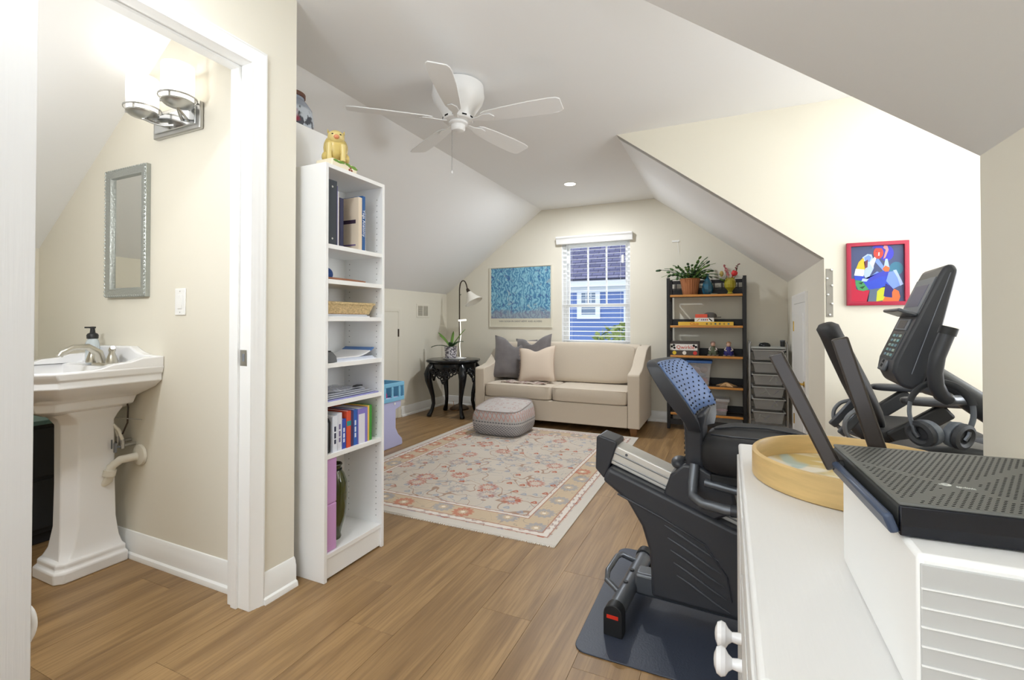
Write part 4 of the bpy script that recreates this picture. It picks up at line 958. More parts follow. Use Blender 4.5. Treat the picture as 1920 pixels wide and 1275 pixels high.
for f in (0.90, 0.7, 0.45, 0.2, 0.02):
    ring = []
    for k in range(40):
        a = 2 * PI * k / 40; c_, s2 = math.cos(a), math.sin(a); q = (abs(c_) ** 5 + abs(s2) ** 5) ** (-1 / 5)
        ring.append((0.295 * f * c_ * q, 0.285 * f * s2 * q, 0.300 + 0.035 * s2 * q * f + 0.035 * (1 - (f / 0.9) ** 2)))
    R.append(ring)
m.loft(R, False, True)
def pouftop():
    g = NG('kilim_top', 0.95); v = g.N('ShaderNodeTexVoronoi'); mp = g.N('ShaderNodeMapping'); mp.inputs['Scale'].default_value = (17, 17, 0); g.L(g.tc.outputs['Object'], mp.inputs[0]); g.L(mp.outputs[0], v.inputs['Vector']); v.inputs['Scale'].default_value = 1; v.inputs['Randomness'].default_value = .5
    r = v.outputs['Distance']; ring = g.math('MULTIPLY', g.step(r, .22, .26), g.math('SUBTRACT', 1.0, g.step(r, .36, .40)))
    return g.out(g.mix(g.math('MULTIPLY', ring, .45), (184, 178, 175), (166, 124, 114)))
m.build('pouf_top', pouftop(), pf, sharp=75)
m = MB(); m.tube([(0.295 * .915 * math.cos(2 * PI * k / 40) * (abs(math.cos(2 * PI * k / 40)) ** 5 + abs(math.sin(2 * PI * k / 40)) ** 5) ** -.2, 0.285 * .915 * math.sin(2 * PI * k / 40) * (abs(math.cos(2 * PI * k / 40)) ** 5 + abs(math.sin(2 * PI * k / 40)) ** 5) ** -.2, 0.302 + .035 * math.sin(2 * PI * k / 40) * (abs(math.cos(2 * PI * k / 40)) ** 5 + abs(math.sin(2 * PI * k / 40)) ** 5) ** -.2) for k in range(41)], 0.006, 6, False)
m.build('top_seam', pm('pouf_cord', (160, 150, 146), 0.95), pf)

# side table
TB = (-3.36, 5.47)
tb = thing('side_table', 'ornate black lacquer side table with carved apron and cabriole legs', 'table', (TB[0], TB[1], 0))
def scal(r, z, amp=0.012, n=64): return [((r + amp * math.cos(8 * 2 * PI * k / n)) * math.cos(2 * PI * k / n), (r + amp * math.cos(8 * 2 * PI * k / n)) * math.sin(2 * PI * k / n), z) for k in range(n)]
m = MB(); m.loft([scal(.335, .705), scal(.350, .712), scal(.358, .728), scal(.352, .742), scal(.33, .748)]); m.build('table_top', M_blackgloss, tb)
m = MB(); m.loft([scal(.29, .60, .004), scal(.305, .64, .004), scal(.30, .69, .004), scal(.32, .706, .006)]); m.build('apron', M_blackgloss, tb)
for k in range(4):
    a = PI / 4 + k * PI / 2 + math.radians(6); ca, sa = math.cos(a), math.sin(a)
    prof = [(.285, .70, .040), (.325, .63, .052), (.350, .56, .056), (.345, .48, .046), (.315, .38, .036), (.285, .27, .028), (.275, .17, .024), (.295, .09, .024), (.320, .045, .030), (.335, .015, .034), (.340, .0, .028)]
    MB().tube([(ca * r, sa * r, z) for r, z, _ in prof], [w for _, _, w in prof], 12).build('leg', M_blackgloss, tb)
    # carved pendant between the legs
    b_ = a + PI / 4; cb, sb_ = math.cos(b_), math.sin(b_)
    cv = MB()
    for i, (t_, z, r_) in enumerate(((-.15, .60, .032), (-.10, .575, .034), (-.055, .545, .034), (0, .505, .042), (.055, .545, .034), (.10, .575, .034), (.15, .60, .032), (-.03, .575, .03), (.03, .575, .03), (0, .47, .026), (-.08, .61, .03), (.08, .61, .03), (0, .61, .034))):
        px, py = cb * .292 - sb_ * t_, sb_ * .292 + cb * t_
        cv.tube([(px - sb_ * r_ * math.cos(q), py + cb * r_ * math.cos(q), z + r_ * math.sin(q)) for q in [2 * PI * j / 10 for j in range(11)]], 0.010, 5, False)
        if i % 2 == 0: cv.ball((px, py, z), (.015, .015, .015), 8, 6)
    cv.build('carved_pendant', M_blackgloss, tb)
tag(MB().lathe([(0.14, 0), (0.155, 0.004), (0.158, 0.012), (0.150, 0.012), (0.142, 0.006)], (TB[0] + .02, TB[1] + .0, .748), 36).build('white_tray', M_trim), 'thin round white tray on the black side table', 'tray')
ptd = thing('potted_orchid', 'leafy orchid in a grey mosaic pot on the side table', 'plant', (TB[0] - .035, TB[1] - .01, .754))
def potmat():
    g = NG('mosaic_pot', 0.4); v = g.N('ShaderNodeTexVoronoi'); v.inputs['Scale'].default_value = 60; g.L(g.tc.outputs['Object'], v.inputs['Vector']); s = g.N('ShaderNodeSeparateXYZ'); g.L(v.outputs['Color'], s.inputs[0])
    return g.out(g.mix(g.step(s.outputs[0], .35, .6), (96, 92, 100), (206, 202, 206)))
MB().lathe([(0.066, 0), (0.074, 0.006), (0.088, 0.155), (0.084, 0.157), (0.080, 0.13)], n=28).build('pot', potmat(), ptd)
MB().lathe([(0.080, 0.128), (0.004, 0.132)], n=20).build('potting_bark', pm('potting_bark', (80, 62, 48), .95), ptd)
M_leaf = pm('orchid_leaf', (104, 142, 62), 0.4); M_leaf2 = pm('orchid_leaf_dark', (58, 92, 52), 0.35)
def strap_leaf(az, ln, rise, droop, w, mat, parent, z0=.135, name='leaf'):
    m = MB(); rows = []
    for j in range(9):
        t_ = j / 8; r = ln * t_; z = z0 + rise * t_ - droop * t_ ** 2.4; ww = w * (0.35 + 1.0 * math.sin(PI * min(1, t_ * .92 + .06)) ** .8) * (1 if t_ < .9 else .55)
        if j == 8: ww = w * .06
        row_ = []
        for q in (-1, 0, 1): row_.append((math.cos(az) * r - math.sin(az) * q * ww, math.sin(az) * r + math.cos(az) * q * ww, z + (0.006 if q else 0)))
        rows.append(row_)
    m.loft(rows, False, False, False); return m.build(name, mat, parent, solid=0.003, sharp=80)
for az, ln, ri, dr_, w, mt in ((math.radians(182), .31, .10, .10, .022, M_leaf2), (math.radians(168), .24, .26, .06, .018, M_leaf), (math.radians(100), .10, .22, .0, .016, M_leaf), (math.radians(15), .20, .28, .03, .020, M_leaf), (math.radians(-10), .22, .18, .09, .028, M_leaf2), (math.radians(-60), .15, .14, .06, .022, M_leaf2), (math.radians(200), .16, .20, .03, .018, M_leaf)):
    strap_leaf(az, ln, ri, dr_, w, mt, ptd)
gl = thing('plant_light', 'slim white T-shaped plant light glowing behind the orchid', 'lamp', (TB[0] + .085, TB[1] + .04, .754))
M_pl = pm('plant_light_glow', (255, 252, 240), .5, emit=((255, 250, 232), 1.0))
MB().lathe([(0.045, 0), (0.045, 0.01), (0.008, 0.016)], n=20).build('light_base', M_trim, gl)
MB().tube([(0, 0, .01), (-.012, 0, .18), (.004, 0, .30), (-.004, 0, .50)], .006, 8).build('light_stem', M_pl, gl)
MB().tube([(-.030, 0, .505), (.085, 0, .512)], .012, 8).build('light_bar', M_pl, gl)

# floor lamp
fl = thing('floor_lamp', 'dark bronze gooseneck floor lamp with white glass shade in the corner', 'floor lamp', (-3.50, 5.86, 0))
MB().lathe([(0.135, 0), (0.138, 0.012), (0.125, 0.030), (0.07, 0.055), (0.02, 0.072), (0.010, 0.09)], n=32).build('base', pm('bronze_base', (110, 92, 76), .4, .4), fl)
gp = [(0, 0, .07), (0, 0, 1.0), (0, 0, 1.70)] + [(0.082 - 0.082 * math.cos(q), -.01 * i, 1.70 + 0.125 * math.sin(q)) for i, q in enumerate([PI * j / 10 for j in range(1, 8)])] + [(0.155, -.07, 1.76), (.175, -.08, 1.70)]
MB().tube(gp, 0.0085, 10).build('gooseneck_pole', M_iron, fl)
aim = Matrix.Translation((.175, -.08, 1.70)) @ Matrix.Rotation(math.radians(-30), 4, 'Y')
sk = MB().lathe([(0.012, 0.01), (0.020, 0.0), (0.026, -0.03), (0.028, -0.06), (0.020, -0.062)], n=18).xf(aim).build('socket', M_iron, fl)
MB().lathe([(0.030, -0.050), (0.048, -0.085), (0.080, -0.145), (0.120, -0.195), (0.130, -0.212), (0.125, -0.212), (0.114, -0.195), (0.074, -0.145), (0.040, -0.085)], n=32, cap0=False, cap1=False).xf(aim).build('glass_shade', pm('frosted_shade', (238, 234, 224), .35), fl)
MB().tube([(.03, -.01, 1.64), (.02, -.008, 1.62)], .004, 6).build('switch_knob', M_iron, sk)
MB().tube([(0.06, -.10, .012), (.02, -.20, .006), (-.06, -.22, .006), (-.06, -.05, .05), (-.10, .0, .10)], .004, 6).build('power_cord', pm('tan_cord', (176, 128, 84), .6), fl)

# framed poster (flat print)
ps = thing('framed_poster', 'framed poster with an abstract blue print on the gable wall', 'poster', (-2.676, YB, 1.165))
rect_frame(.480, .865, [(0, 0), (0, .022), (.012, .022), (.012, .012)]).build('frame', pm('pale_frame', (224, 220, 206), .4), ps)
MB().box(-.468, .468, -.010, -.003, .012, .853).build('mount_sheet', pm('poster_cream', (214, 209, 190), .6), ps)
def blueprint():
    g = NG('abstract_blue_print', .5); x, y, z = g.xyz()
    w = g.N('ShaderNodeTexWave'); w.inputs['Scale'].default_value = 5.5; w.inputs['Distortion'].default_value = 13; w.inputs['Detail'].default_value = 3; w.inputs['Detail Scale'].default_value = 2.2; g.L(g.tc.outputs['Object'], w.inputs[0])
    c = g.mix(w.outputs['Fac'], (66, 126, 168), (140, 192, 210)); n = g.noise((13, 13, 13), None, 4, 1.5)
    c = g.mix(g.math('MULTIPLY', g.step(n, .55, .66), .8), c, (58, 92, 150)); n2 = g.noise((9, 9, 9), None, 3, 1)
    c = g.mix(g.math('MULTIPLY', g.step(n2, .60, .68), .55), c, (178, 196, 196))
    low = g.math('SUBTRACT', 1.0, g.step(g.math('ADD', z, g.math('MULTIPLY', n2, .28)), .32, .42)); c = g.mix(g.math('MULTIPLY', low, .55), c, (158, 146, 150))
    return g.out(c)
MB().box(-.456, .456, -.0108, -.0098, .125, .845).build('print', blueprint(), ps)
text('poster_text', 'VAN GOGH IN SAINT-RÉMY AND AUVERS', .036, frame_xz((0, -.0104, .083)), pm('poster_ink', (92, 92, 96), .6), ps, sx=.98)

# wall vent, hook
vt = thing('wall_vent', 'cream louvred air register on the left knee wall', 'vent', (XL, 5.53, 1.30))
MB().box(0, .006, -.148, .148, 0, .19).build('vent_plate', M_wall, vt, bevel=.003)
for s_ in (-1, 1):
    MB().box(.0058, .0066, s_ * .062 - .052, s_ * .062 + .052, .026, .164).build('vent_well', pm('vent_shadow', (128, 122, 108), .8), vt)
    for i in range(9):
        MB().obox((.0085, s_ * .062, .034 + i * .0152), (.0008, .051, .005), (0, .6, 0)).build('louvre', M_wall, vt)
hk = thing('ceiling_hook', 'small white adhesive hook on the gable wall above the plant', 'hook', (-.583, YB, 2.225))
MB().box(-.045, .045, -.010, 0, 0, .022).build('hook_plate', M_trim, hk, bevel=.004)
MB().tube([(.02, -.008, 0), (.022, -.02, -.02), (.03, -.018, -.14)], .0015, 5).build('string', M_paper, hk)

# ================================================================ toy stand behind the bookcase
ty = thing('toy_stand', 'lilac and blue plastic play stand showing beside the bookcase', 'toy', (-3.03, 3.93, 0))
M_lil = pm('lilac_plastic', (186, 188, 226), .45); M_sky = pm('sky_blue_plastic', (128, 192, 226), .4)
side = [(-.34, 0), (.0, 0), (.008, .02), (.0, .065), (-.06, .12), (-.10, .19), (-.10, .37), (-.02, .39), (-.015, .50), (-.40, .50), (-.40, .37), (-.33, .30), (-.33, .13)]
for x in (-.012, -.55):
    MB().prism(side, x, x + .022, 'x').build('side_panel', M_lil, ty, bevel=.008, seg=3)
MB().box(-.528, -.012, -.32, -.07, .085, .10).build('bottom_shelf', M_lil, ty, bevel=.004)
tw = MB()
ftr = [(.03, .045, .46, .635)]
tw.box(.008, .022, -.42, .02, .455, .495).box(.008, .022, -.42, .02, .600, .640)
for a_, b_ in ((-.42, -.385), (-.295, -.262), (-.180, -.150), (-.070, -.040), (.005, .02)): tw.box(.008, .022, a_, b_, .495, .600)
tw.build('tray_front', M_sky, ty, bevel=.005)
MB().box(-.58, .008, .005, .02, .455, .64).build('tray_side', M_sky, ty, bevel=.005)
MB().box(-.58, .008, -.42, -.405, .455, .64).build('tray_side', M_sky, ty, bevel=.005)
MB().box(-.58, .008, -.405, .005, .46, .475).build('tray_floor', pm('deep_blue_plastic', (70, 124, 172), .5), ty)
MB().box(-.58, -.566, -.405, .005, .475, .64).build('tray_back', pm('deep_blue_plastic', (70, 124, 172), .5), ty)
for i, y in enumerate((-.34, -.225)):
    MB().ball((-.035, y, .515), (.03, .035, .04), 12, 8).build('toy_piece', pm('magenta_toy', (176, 60, 120), .5), ty)
MB().cyl((.009, -.12, .43), (.013, -.12, .43), .012, n=12).build('bolt_cap', M_trim, ty)

# ================================================================ black rack and its things
RX0, RX1, RY0, RY1 = -.655, .185, 5.80, 6.10
rk = thing('display_rack', 'black folding rack with honey wood shelves against the gable wall', 'shelf rack', (RX0, RY0, 0))
M_rack = pm('black_rack_wood', (32, 31, 32), .5); M_honey = pm('honey_wood', (196, 134, 62), .4, noise=((4, 40, 40), .18)); M_shelfb = pm('dark_shelf_top', (52, 44, 40), .55)
rw_, rd = RX1 - RX0, RY1 - RY0
for x in (0, rw_ - .036):
    for y in (0, rd - .03):
        MB().box(x, x + .036, y, y + .03, 0, 1.755).build('post', M_rack, rk, bevel=.003)
    for z in (.13, .45, .80, 1.15, 1.50):
        MB().box(x + .006, x + .030, .03, rd - .03, z, z + .03).build('side_rail', M_rack, rk)
RZ = [.190, .510, .855, 1.200, 1.555]
for z in RZ:
    s = MB().box(.038, rw_ - .038, .022, rd - .03, z - .020, z).build('shelf', M_shelfb, rk, bevel=.002)
    MB().box(.038, rw_ - .038, .0, .022, z - .024, z + .001).build('shelf_edge', M_honey, s, bevel=.004)
    MB().box(.036, rw_ - .036, rd - .022, rd - .006, z + .0, z + .075).build('back_rail', M_rack, rk)
MB().box(.036, rw_ - .036, .004, .022, .055, .115).build('bottom_rail', M_rack, rk)
MB().box(.036, rw_ - .036, rd - .022, rd - .006, 1.70, 1.74).build('top_rail', M_rack, rk)
MB().box(.036, rw_ - .036, rd - .020, rd - .008, 1.632, 1.646).build('lattice_rail', M_rack, rk)
for i in range(9):
    x = .036 + (i + .5) * (rw_ - .072) / 9
    if i not in (4,): MB().box(x - .006, x + .006, rd - .019, rd - .009, 1.63, 1.70).build('lattice_bar', M_rack, rk)
zt = RZ[4] + .001
bp = thing('basket_plant', 'bushy green holiday cactus in an orange wicker pot on top of the rack', 'plant', (-.405, 5.93, zt))
M_terra = pm('orange_wicker', (166, 106, 66), .7, bump=((60, 60, 40), .8))
m = MB(); m.loft([[(r * (1 + .025 * math.cos(24 * 2 * PI * k / 96)) * math.cos(2 * PI * k / 96), r * (1 + .025 * math.cos(24 * 2 * PI * k / 96)) * math.sin(2 * PI * k / 96), z) for k in range(96)] for r, z in ((.078, 0), (.084, .02), (.098, .12), (.108, .175), (.110, .185), (.100, .185), (.094, .15))], True, False); m.build('wicker_pot', M_terra, bp)
MB().lathe([(.110, .178), (.114, .184), (.110, .192)], n=32, cap0=False, cap1=False).build('pot_rim', pm('wicker_rim', (168, 104, 60), .7), bp)
MB().lathe([(.096, .160), (.004, .165)], n=20).build('soil', pm('soil', (60, 46, 36), .95), bp)
M_cac = [pm('cactus_green', (62, 96, 44), .45), pm('cactus_green_dark', (40, 68, 36), .45), pm('cactus_green_pale', (96, 128, 56), .45)]  # three green tones, cycled from stem to stem
rc = random.Random(11)
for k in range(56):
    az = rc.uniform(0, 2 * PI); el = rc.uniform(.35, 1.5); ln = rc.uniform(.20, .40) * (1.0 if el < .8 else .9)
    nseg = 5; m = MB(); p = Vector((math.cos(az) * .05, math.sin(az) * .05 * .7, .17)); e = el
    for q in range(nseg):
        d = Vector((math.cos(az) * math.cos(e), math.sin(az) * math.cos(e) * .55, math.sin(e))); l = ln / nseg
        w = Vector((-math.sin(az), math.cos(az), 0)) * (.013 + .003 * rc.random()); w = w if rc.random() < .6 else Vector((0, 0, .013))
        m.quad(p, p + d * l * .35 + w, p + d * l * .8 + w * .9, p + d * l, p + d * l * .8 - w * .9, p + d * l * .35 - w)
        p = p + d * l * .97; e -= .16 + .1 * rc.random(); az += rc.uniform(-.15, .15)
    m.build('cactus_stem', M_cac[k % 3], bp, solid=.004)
tp = thing('teal_vase', 'faceted teal glass vase between plant and green vase on the rack', 'vase', (-.215, 5.90, zt))
MB().lathe([(.040, 0), (.052, .02), (.062, .06), (.060, .10), (.040, .155), (.017, .195), (.014, .215), (.020, .235), (.016, .235), (.010, .21)], n=9).build('vase_body', pm('teal_glass', (36, 94, 120), .08, coat=.7), tp, sharp=10)
gv = thing('flower_vase', 'olive yellow glass goblet with pink and red flowers on the rack', 'vase', (.022, 5.90, zt))
MB().lathe([(.030, 0), (.034, .008), (.022, .025), (.030, .045), (.056, .075), (.064, .11), (.058, .15), (.046, .175), (.050, .185), (.044, .185), (.040, .17)], n=16).build('goblet', pm('olive_yellow_glass', (160, 148, 40), .1, coat=.7), gv, sharp=15)
M_stem = pm('stem_green', (80, 92, 52), .6)
for i, (dx, h, c, dens) in enumerate(((-.055, .34, (188, 108, 112), 22), (-.035, .30, (206, 150, 146), 16), (.045, .28, (206, 52, 58), 10), (.085, .34, (120, 60, 62), 16))):
    st_ = MB().tube([(dx * .3, 0, .12), (dx * .7, 0, .22), (dx, 0, h)], .003, 5).build('flower_stem', M_stem, gv)
    fm = MB()
    for q in range(dens):
        t_ = .45 + .55 * q / dens; fm.ball((dx * t_ + rc.uniform(-.014, .014), rc.uniform(-.014, .014), .12 + (h - .12) * t_ + rc.uniform(-.008, .008)), (.009, .009, .007), 7, 5)
    fm.build('blossom', pm('blossom_%d' % i, c, .6), st_)
MB().ball((.045, -.01, .235), (.034, .03, .030), 12, 8).build('red_bloom', pm('red_bloom', (214, 56, 60), .6, bump=((60, 60, 60), 1)), gv)
MB().ball((-.088, 0, .235), (.022, .012, .034), 10, 8).build('dried_pod', pm('dried_pod', (190, 166, 96), .7), gv)
tag(MB().loft([[(-.03 + .04 * math.cos(a), .018 * math.sin(a), z) for a in [2 * PI * k / 14 for k in range(14)]] for z in (0, .012)]).xf(Matrix.Translation((-.115, 5.87, zt))).build('small_dish', pm('grey_green_dish', (96, 110, 100), .4), bevel=.003), 'little grey green dish beside the teal vase', 'dish')

zt = RZ[3] + .001
yg = thing('board_game', 'long flat yellow board game box on the second rack shelf', 'game box', (-.53, 5.83, zt))
MB().box(0, .585, 0, .20, 0, .042).build('box', pm('game_yellow', (232, 190, 70), .5), yg, bevel=.002)
text('box_title', 'Clue', .042, frame_xz((.175, -.0006, .020)), pm('game_red', (206, 58, 36), .5), yg, sx=1.25)
for i in range(6): MB().box(.30 + i * .045, .318 + i * .045, -.0006, 0, .010, .030).build('printed_figure', pm('game_print_%d' % (i % 3), [(120, 110, 70), (170, 140, 60), (96, 120, 120)][i % 3], .6), yg)
wg = thing('board_game', 'small white word game box on top of the yellow box', 'game box', (-.352, 5.84, zt + .043))
MB().box(0, .205, 0, .15, 0, .045).build('box', pm('game_white', (232, 230, 226), .5), wg, bevel=.002)
for i in range(4): MB().box(.068 + i * .020, .082 + i * .020, -.0006, 0, .014, .032).build('printed_letter', pm('game_ink_%d' % i, [(150, 130, 160), (110, 110, 120), (120, 90, 150), (200, 110, 60)][i], .5), wg)
MB().obox((.170, -.0004, .022), (.022, .0006, .006), (0, .7, 0)).build('printed_figure', M_dark, wg)
MB().obox((.040, -.0004, .022), (.018, .0006, .004), (0, -.7, 0)).build('printed_figure', pm('tan_print', (190, 150, 80), .6), wg)
tag(MB().box(-.345, -.215, 5.845, 5.96, zt + .089, zt + .130).build('red_game_box', pm('game_orange_red', (220, 84, 58), .5), bevel=.003), 'small orange red box stacked on the white game box', 'game box')
hat = thing('flat_hat', 'dark grey flat cap lying beside the red box', 'cap', (-.19, 5.92, zt + .089))
MB().loft([[(.07 * s * math.cos(a), .06 * s * math.sin(a), z) for a in [2 * PI * k / 20 for k in range(20)]] for s, z in ((1, 0), (1.05, .02), (.9, .045), (.5, .060), (.05, .063))]).build('crown', pm('cap_grey', (92, 88, 84), .9), hat)
MB().prism([(.04, -.035), (.10, -.028), (.118, 0), (.10, .028), (.04, .035)], .004, .012, 'z').build('brim', pm('cap_grey', (92, 88, 84), .9), hat, bevel=.003)

zt = RZ[2] + .001
qb = thing('board_game', 'black and white tile game box with red title on the third rack shelf', 'game box', (-.622, 5.82, zt))
M_qb = pm('game_black', (70, 62, 58), .5)
MB().box(0, .315, 0, .22, 0, .158).build('box', M_qb, qb, bevel=.002)
MB().box(.002, .300, -.0006, 0, .058, .130).build('white_band', pm('game_white', (232, 230, 226), .5), qb)
text('box_title', 'Qwirkle', .060, frame_xz((.170, -.0012, .092)), pm('game_red', (206, 58, 36), .5), qb)
for i, (x, c) in enumerate(((.05, (224, 196, 50)), (.16, (236, 232, 226)), (.275, (206, 58, 50)))):
    MB().cyl((x, 0, .028), (x, -.0008, .028), .022, n=12).build('printed_tile', pm('tile_%d' % i, c, .5), qb)
for i, (x, z) in enumerate(((.022, .10), (.050, .085), (.045, .115), (.262, .112), (.285, .098))):
    MB().obox((x, -.0009, z), (.012, .0006, .012), (0, .3 * i, 0)).build('printed_tile', M_dark, qb)
def gnome(x, label, c1, c2, hh):
    t = thing('figurine', label, 'figurine', (x, 5.90, zt), 0, 'seated figurines on the rack')
    MB().box(-.058, .058, -.04, .04, 0, .012).build('plinth', pm('figure_plinth', (150, 130, 118), .5), t, bevel=.003)
    MB().lathe([(.05, .012), (.052, .04), (.036, .07), (.026, .10), (.012, .112)], n=18, sy=.8).build('body', pm('figure_cloth_%d' % c1[2], c1, .6), t)
    h = MB().ball((0, -.004, .128), (.024, .024, .026), 14, 10).build('head', pm('figure_skin', (208, 168, 148), .6), t)
    MB().ball((0, .004, .145), (.027, .026, .020), 12, 8).build('hair', pm('figure_hair_%d' % c2[0], c2, .8), h)
    for s_ in (-1, 1):
        MB().tube([(s_ * .024, 0, .095), (s_ * .042, -.014, .070), (s_ * .022, -.032, .058)], [.009, .008, .007], 8).build('arm', pm('figure_sleeve', (196, 184, 176), .6), t)
        MB().tube([(s_ * .018, -.02, .035), (s_ * .024, -.045, .034), (s_ * .024, -.05, .006)], [.013, .011, .009], 8).build('leg', pm('figure_cloth_%d' % c1[2], c1, .6), t)
gnome(-.160, 'seated figurine in green and white beside the game box', (86, 92, 70), (178, 150, 140), .17)
gnome(.004, 'seated figurine with blue skirt at the right of the third rack shelf', (44, 40, 108), (190, 150, 120), .18)

def bin_(name, label, x0, x1, y0, y1, z0, h, lidc, body, fill):
    t = thing(name, label, 'storage bin', ((x0 + x1) / 2, (y0 + y1) / 2, z0)); hx, hy = (x1 - x0) / 2, (y1 - y0) / 2
    def rg(s, z): return [(-hx * s, -hy * s, z), (hx * s, -hy * s, z), (hx * s, hy * s, z), (-hx * s, hy * s, z)]
    m = MB(); m.loft([rg(.86, 0), rg(.98, h), rg(.96, h), rg(.84, .004)], True, True); m.build('bin_body', body, t, bevel=.006)
    m = MB(); m.loft([rg(1.0, h - .012), rg(1.03, h - .010), rg(1.03, h + .016), rg(.92, h + .020)]); m.build('bin_lid', lidc, t, bevel=.004)
    r_ = random.Random(int(x0 * 1000))
    for i, c in enumerate(fill):
        bx, bz = r_.uniform(-.66, .66) * hx, h * (.12 + .68 * (i / len(fill)))
        MB().ball((bx, r_.uniform(-.5, .5) * hy, bz), (hx * r_.uniform(.18, .32), hy * .42, h * r_.uniform(.09, .14)), 12, 8).build('soft_toy', pm('toy_%d_%d_%d' % c, c, .8), t)
    return t
M_bin = pm('clear_bin_plastic', (206, 204, 206), .2, alpha=.28, coat=.4)
bin_('storage_bin', 'clear bin of toys with blue lid on the fourth rack shelf', -.60, -.175, 5.83, 6.06, RZ[1] + .001, .270, pm('blue_lid', (62, 108, 178), .4), M_bin, ((190, 110, 60), (190, 60, 60), (60, 72, 92), (214, 206, 200), (196, 150, 150), (110, 130, 150), (220, 196, 180), (170, 120, 130), (206, 180, 190), (150, 120, 110), (226, 216, 206)))
bin_('storage_bin', 'low clear bin with clear lid on the bottom rack shelf', -.42, .005, 5.83, 6.06, RZ[0] + .001, .165, pm('clear_lid', (216, 214, 216), .15, alpha=.5, coat=.5), M_bin, ((222, 96, 80), (206, 96, 150), (186, 140, 160), (160, 120, 150), (196, 170, 180), (176, 140, 170), (206, 190, 196)))
sfh = MB(); ring0, ring1 = [], []
for k in range(10):
    a = 2 * PI * k / 10 + .3; r = .125 if k % 2 == 0 else .040
    ring0.append((r * math.cos(a), r * .7 * math.sin(a), 0)); ring1.append((r * .82 * math.cos(a), r * .58 * math.sin(a), .012 if k % 2 == 0 else .032))
sfh.loft([ring0, ring1, [(.012 * math.cos(2 * PI * k / 10), .012 * math.sin(2 * PI * k / 10), .046) for k in range(10)]])
o = sfh.build('starfish', pm('starfish_tan', (206, 164, 116), .85, bump=((120, 120, 120), .8)), bevel=.004); o.location = (-.02, 5.92, RZ[1] + .001); tag(o, 'dried tan starfish on the fourth rack shelf', 'starfish')

# ================================================================ rolling drawer cart
ct = thing('drawer_cart', 'chrome rolling cart with six clear plastic drawers in the corner', 'drawer cart', (.21, 5.73, 0))
M_tube = pm('satin_chrome', (168, 168, 166), .3, 1.0); CW, CD = .355, .34
for y in (0.0, CD):
    MB().tube([(.0, y, .09), (.0, y, 1.00), (.012, y, 1.03)], .011, 10).build('frame_post', M_tube, ct)
    MB().tube([(CW, y, .09), (CW, y, 1.00), (CW - .012, y, 1.03)], .011, 10).build('frame_post', M_tube, ct)
MB().box(.008, CW - .008, .0, CD, .955, .975).build('top_shelf', pm('frosted_top', (176, 178, 174), .4), ct, bevel=.004)
MB().box(.0, CW, -.008, .008, .125, .145).build('bottom_rail', M_tube, ct); MB().box(.0, CW, CD - .008, CD + .008, .125, .145).build('bottom_rail', M_tube, ct)
M_drw = pm('smoky_clear_plastic', (172, 172, 170), .25, alpha=.42, coat=.3)
dzs = [(.835, .105), (.700, .105), (.570, .105), (.440, .105), (.310, .105), (.165, .115)]
dz0 = None; rcc = random.Random(5)
for i, (z, h) in enumerate(dzs):
    def rg(e, zz, y0=-.012): return [(.03 + e, y0 + e * .4, zz), (CW - .03 - e, y0 + e * .4, zz), (CW - .03 - e, CD - .02 - e, zz), (.03 + e, CD - .02 - e, zz)]
    m = MB(); m.loft([rg(.022, z), rg(.0, z + h), rg(.004, z + h), rg(.026, z + .004)]); d_ = m.build('drawer', M_drw, ct, bevel=.004)
    m = MB(); m.loft([rg(.0, z + h - .004), rg(-.012, z + h), rg(-.012, z + h + .006), rg(.004, z + h + .006)], False, False); m.build('drawer_lip', pm('drawer_lip', (186, 186, 184), .3), d_)
    for s_ in (0, 1):
        x = .016 if s_ == 0 else CW - .016
        MB().box(x - .008, x + .008, .0, CD, z + h - .02, z + h - .005).build('runner', M_black, ct)
    if i > 1:
        for q in range(3):
            a = Vector((rcc.uniform(.07, .28), rcc.uniform(.04, .2), z + .02)); b_ = a + Vector((rcc.uniform(-.08, .08), rcc.uniform(-.02, .08), rcc.uniform(.02, h * .7)))
            MB().tube([a, b_], .006, 6).build('drawer_item', pm('item_%d' % (q % 3), [(220, 222, 216), (90, 100, 150), (150, 156, 120)][q % 3], .5), d_)
for x in (.0, CW):
    for y in (.0, CD):
        c_ = MB().box(x - .010, x + .010, y - .012, y + .012, .055, .095).build('caster', M_tube, ct)
        MB().cyl((x - .009, y, .027), (x + .009, y, .027), .027, n=18).build('caster_wheel', M_grey, c_)
ms = thing('computer_mouse', 'black mouse shaped gadget on top of the drawer cart', 'gadget', (.36, 5.83, .975))
MB().loft([[(.058 * s * math.cos(a), .036 * s * math.sin(a), z) for a in [2 * PI * k / 22 for k in range(22)]] for s, z in ((.95, 0), (1, .01), (.9, .028), (.6, .040), (.1, .045))]).build('shell', M_blackgloss, ms)
MB().box(-.055, -.005, -.001, .001, .036, .0405).build('button_seam', M_grey, ms)
cp = thing('pen_cup', 'small dark cup at the right corner of the cart top', 'cup', (.535, 5.88, .975))
MB().lathe([(.022, 0), (.024, .07), (.021, .07), (.019, .006)], n=18).build('cup_body', M_black, cp)
MB().lathe([(.0245, .060), (.0255, .064), (.0245, .068)], n=18, cap0=False, cap1=False).build('cup_rim', M_grey, cp)

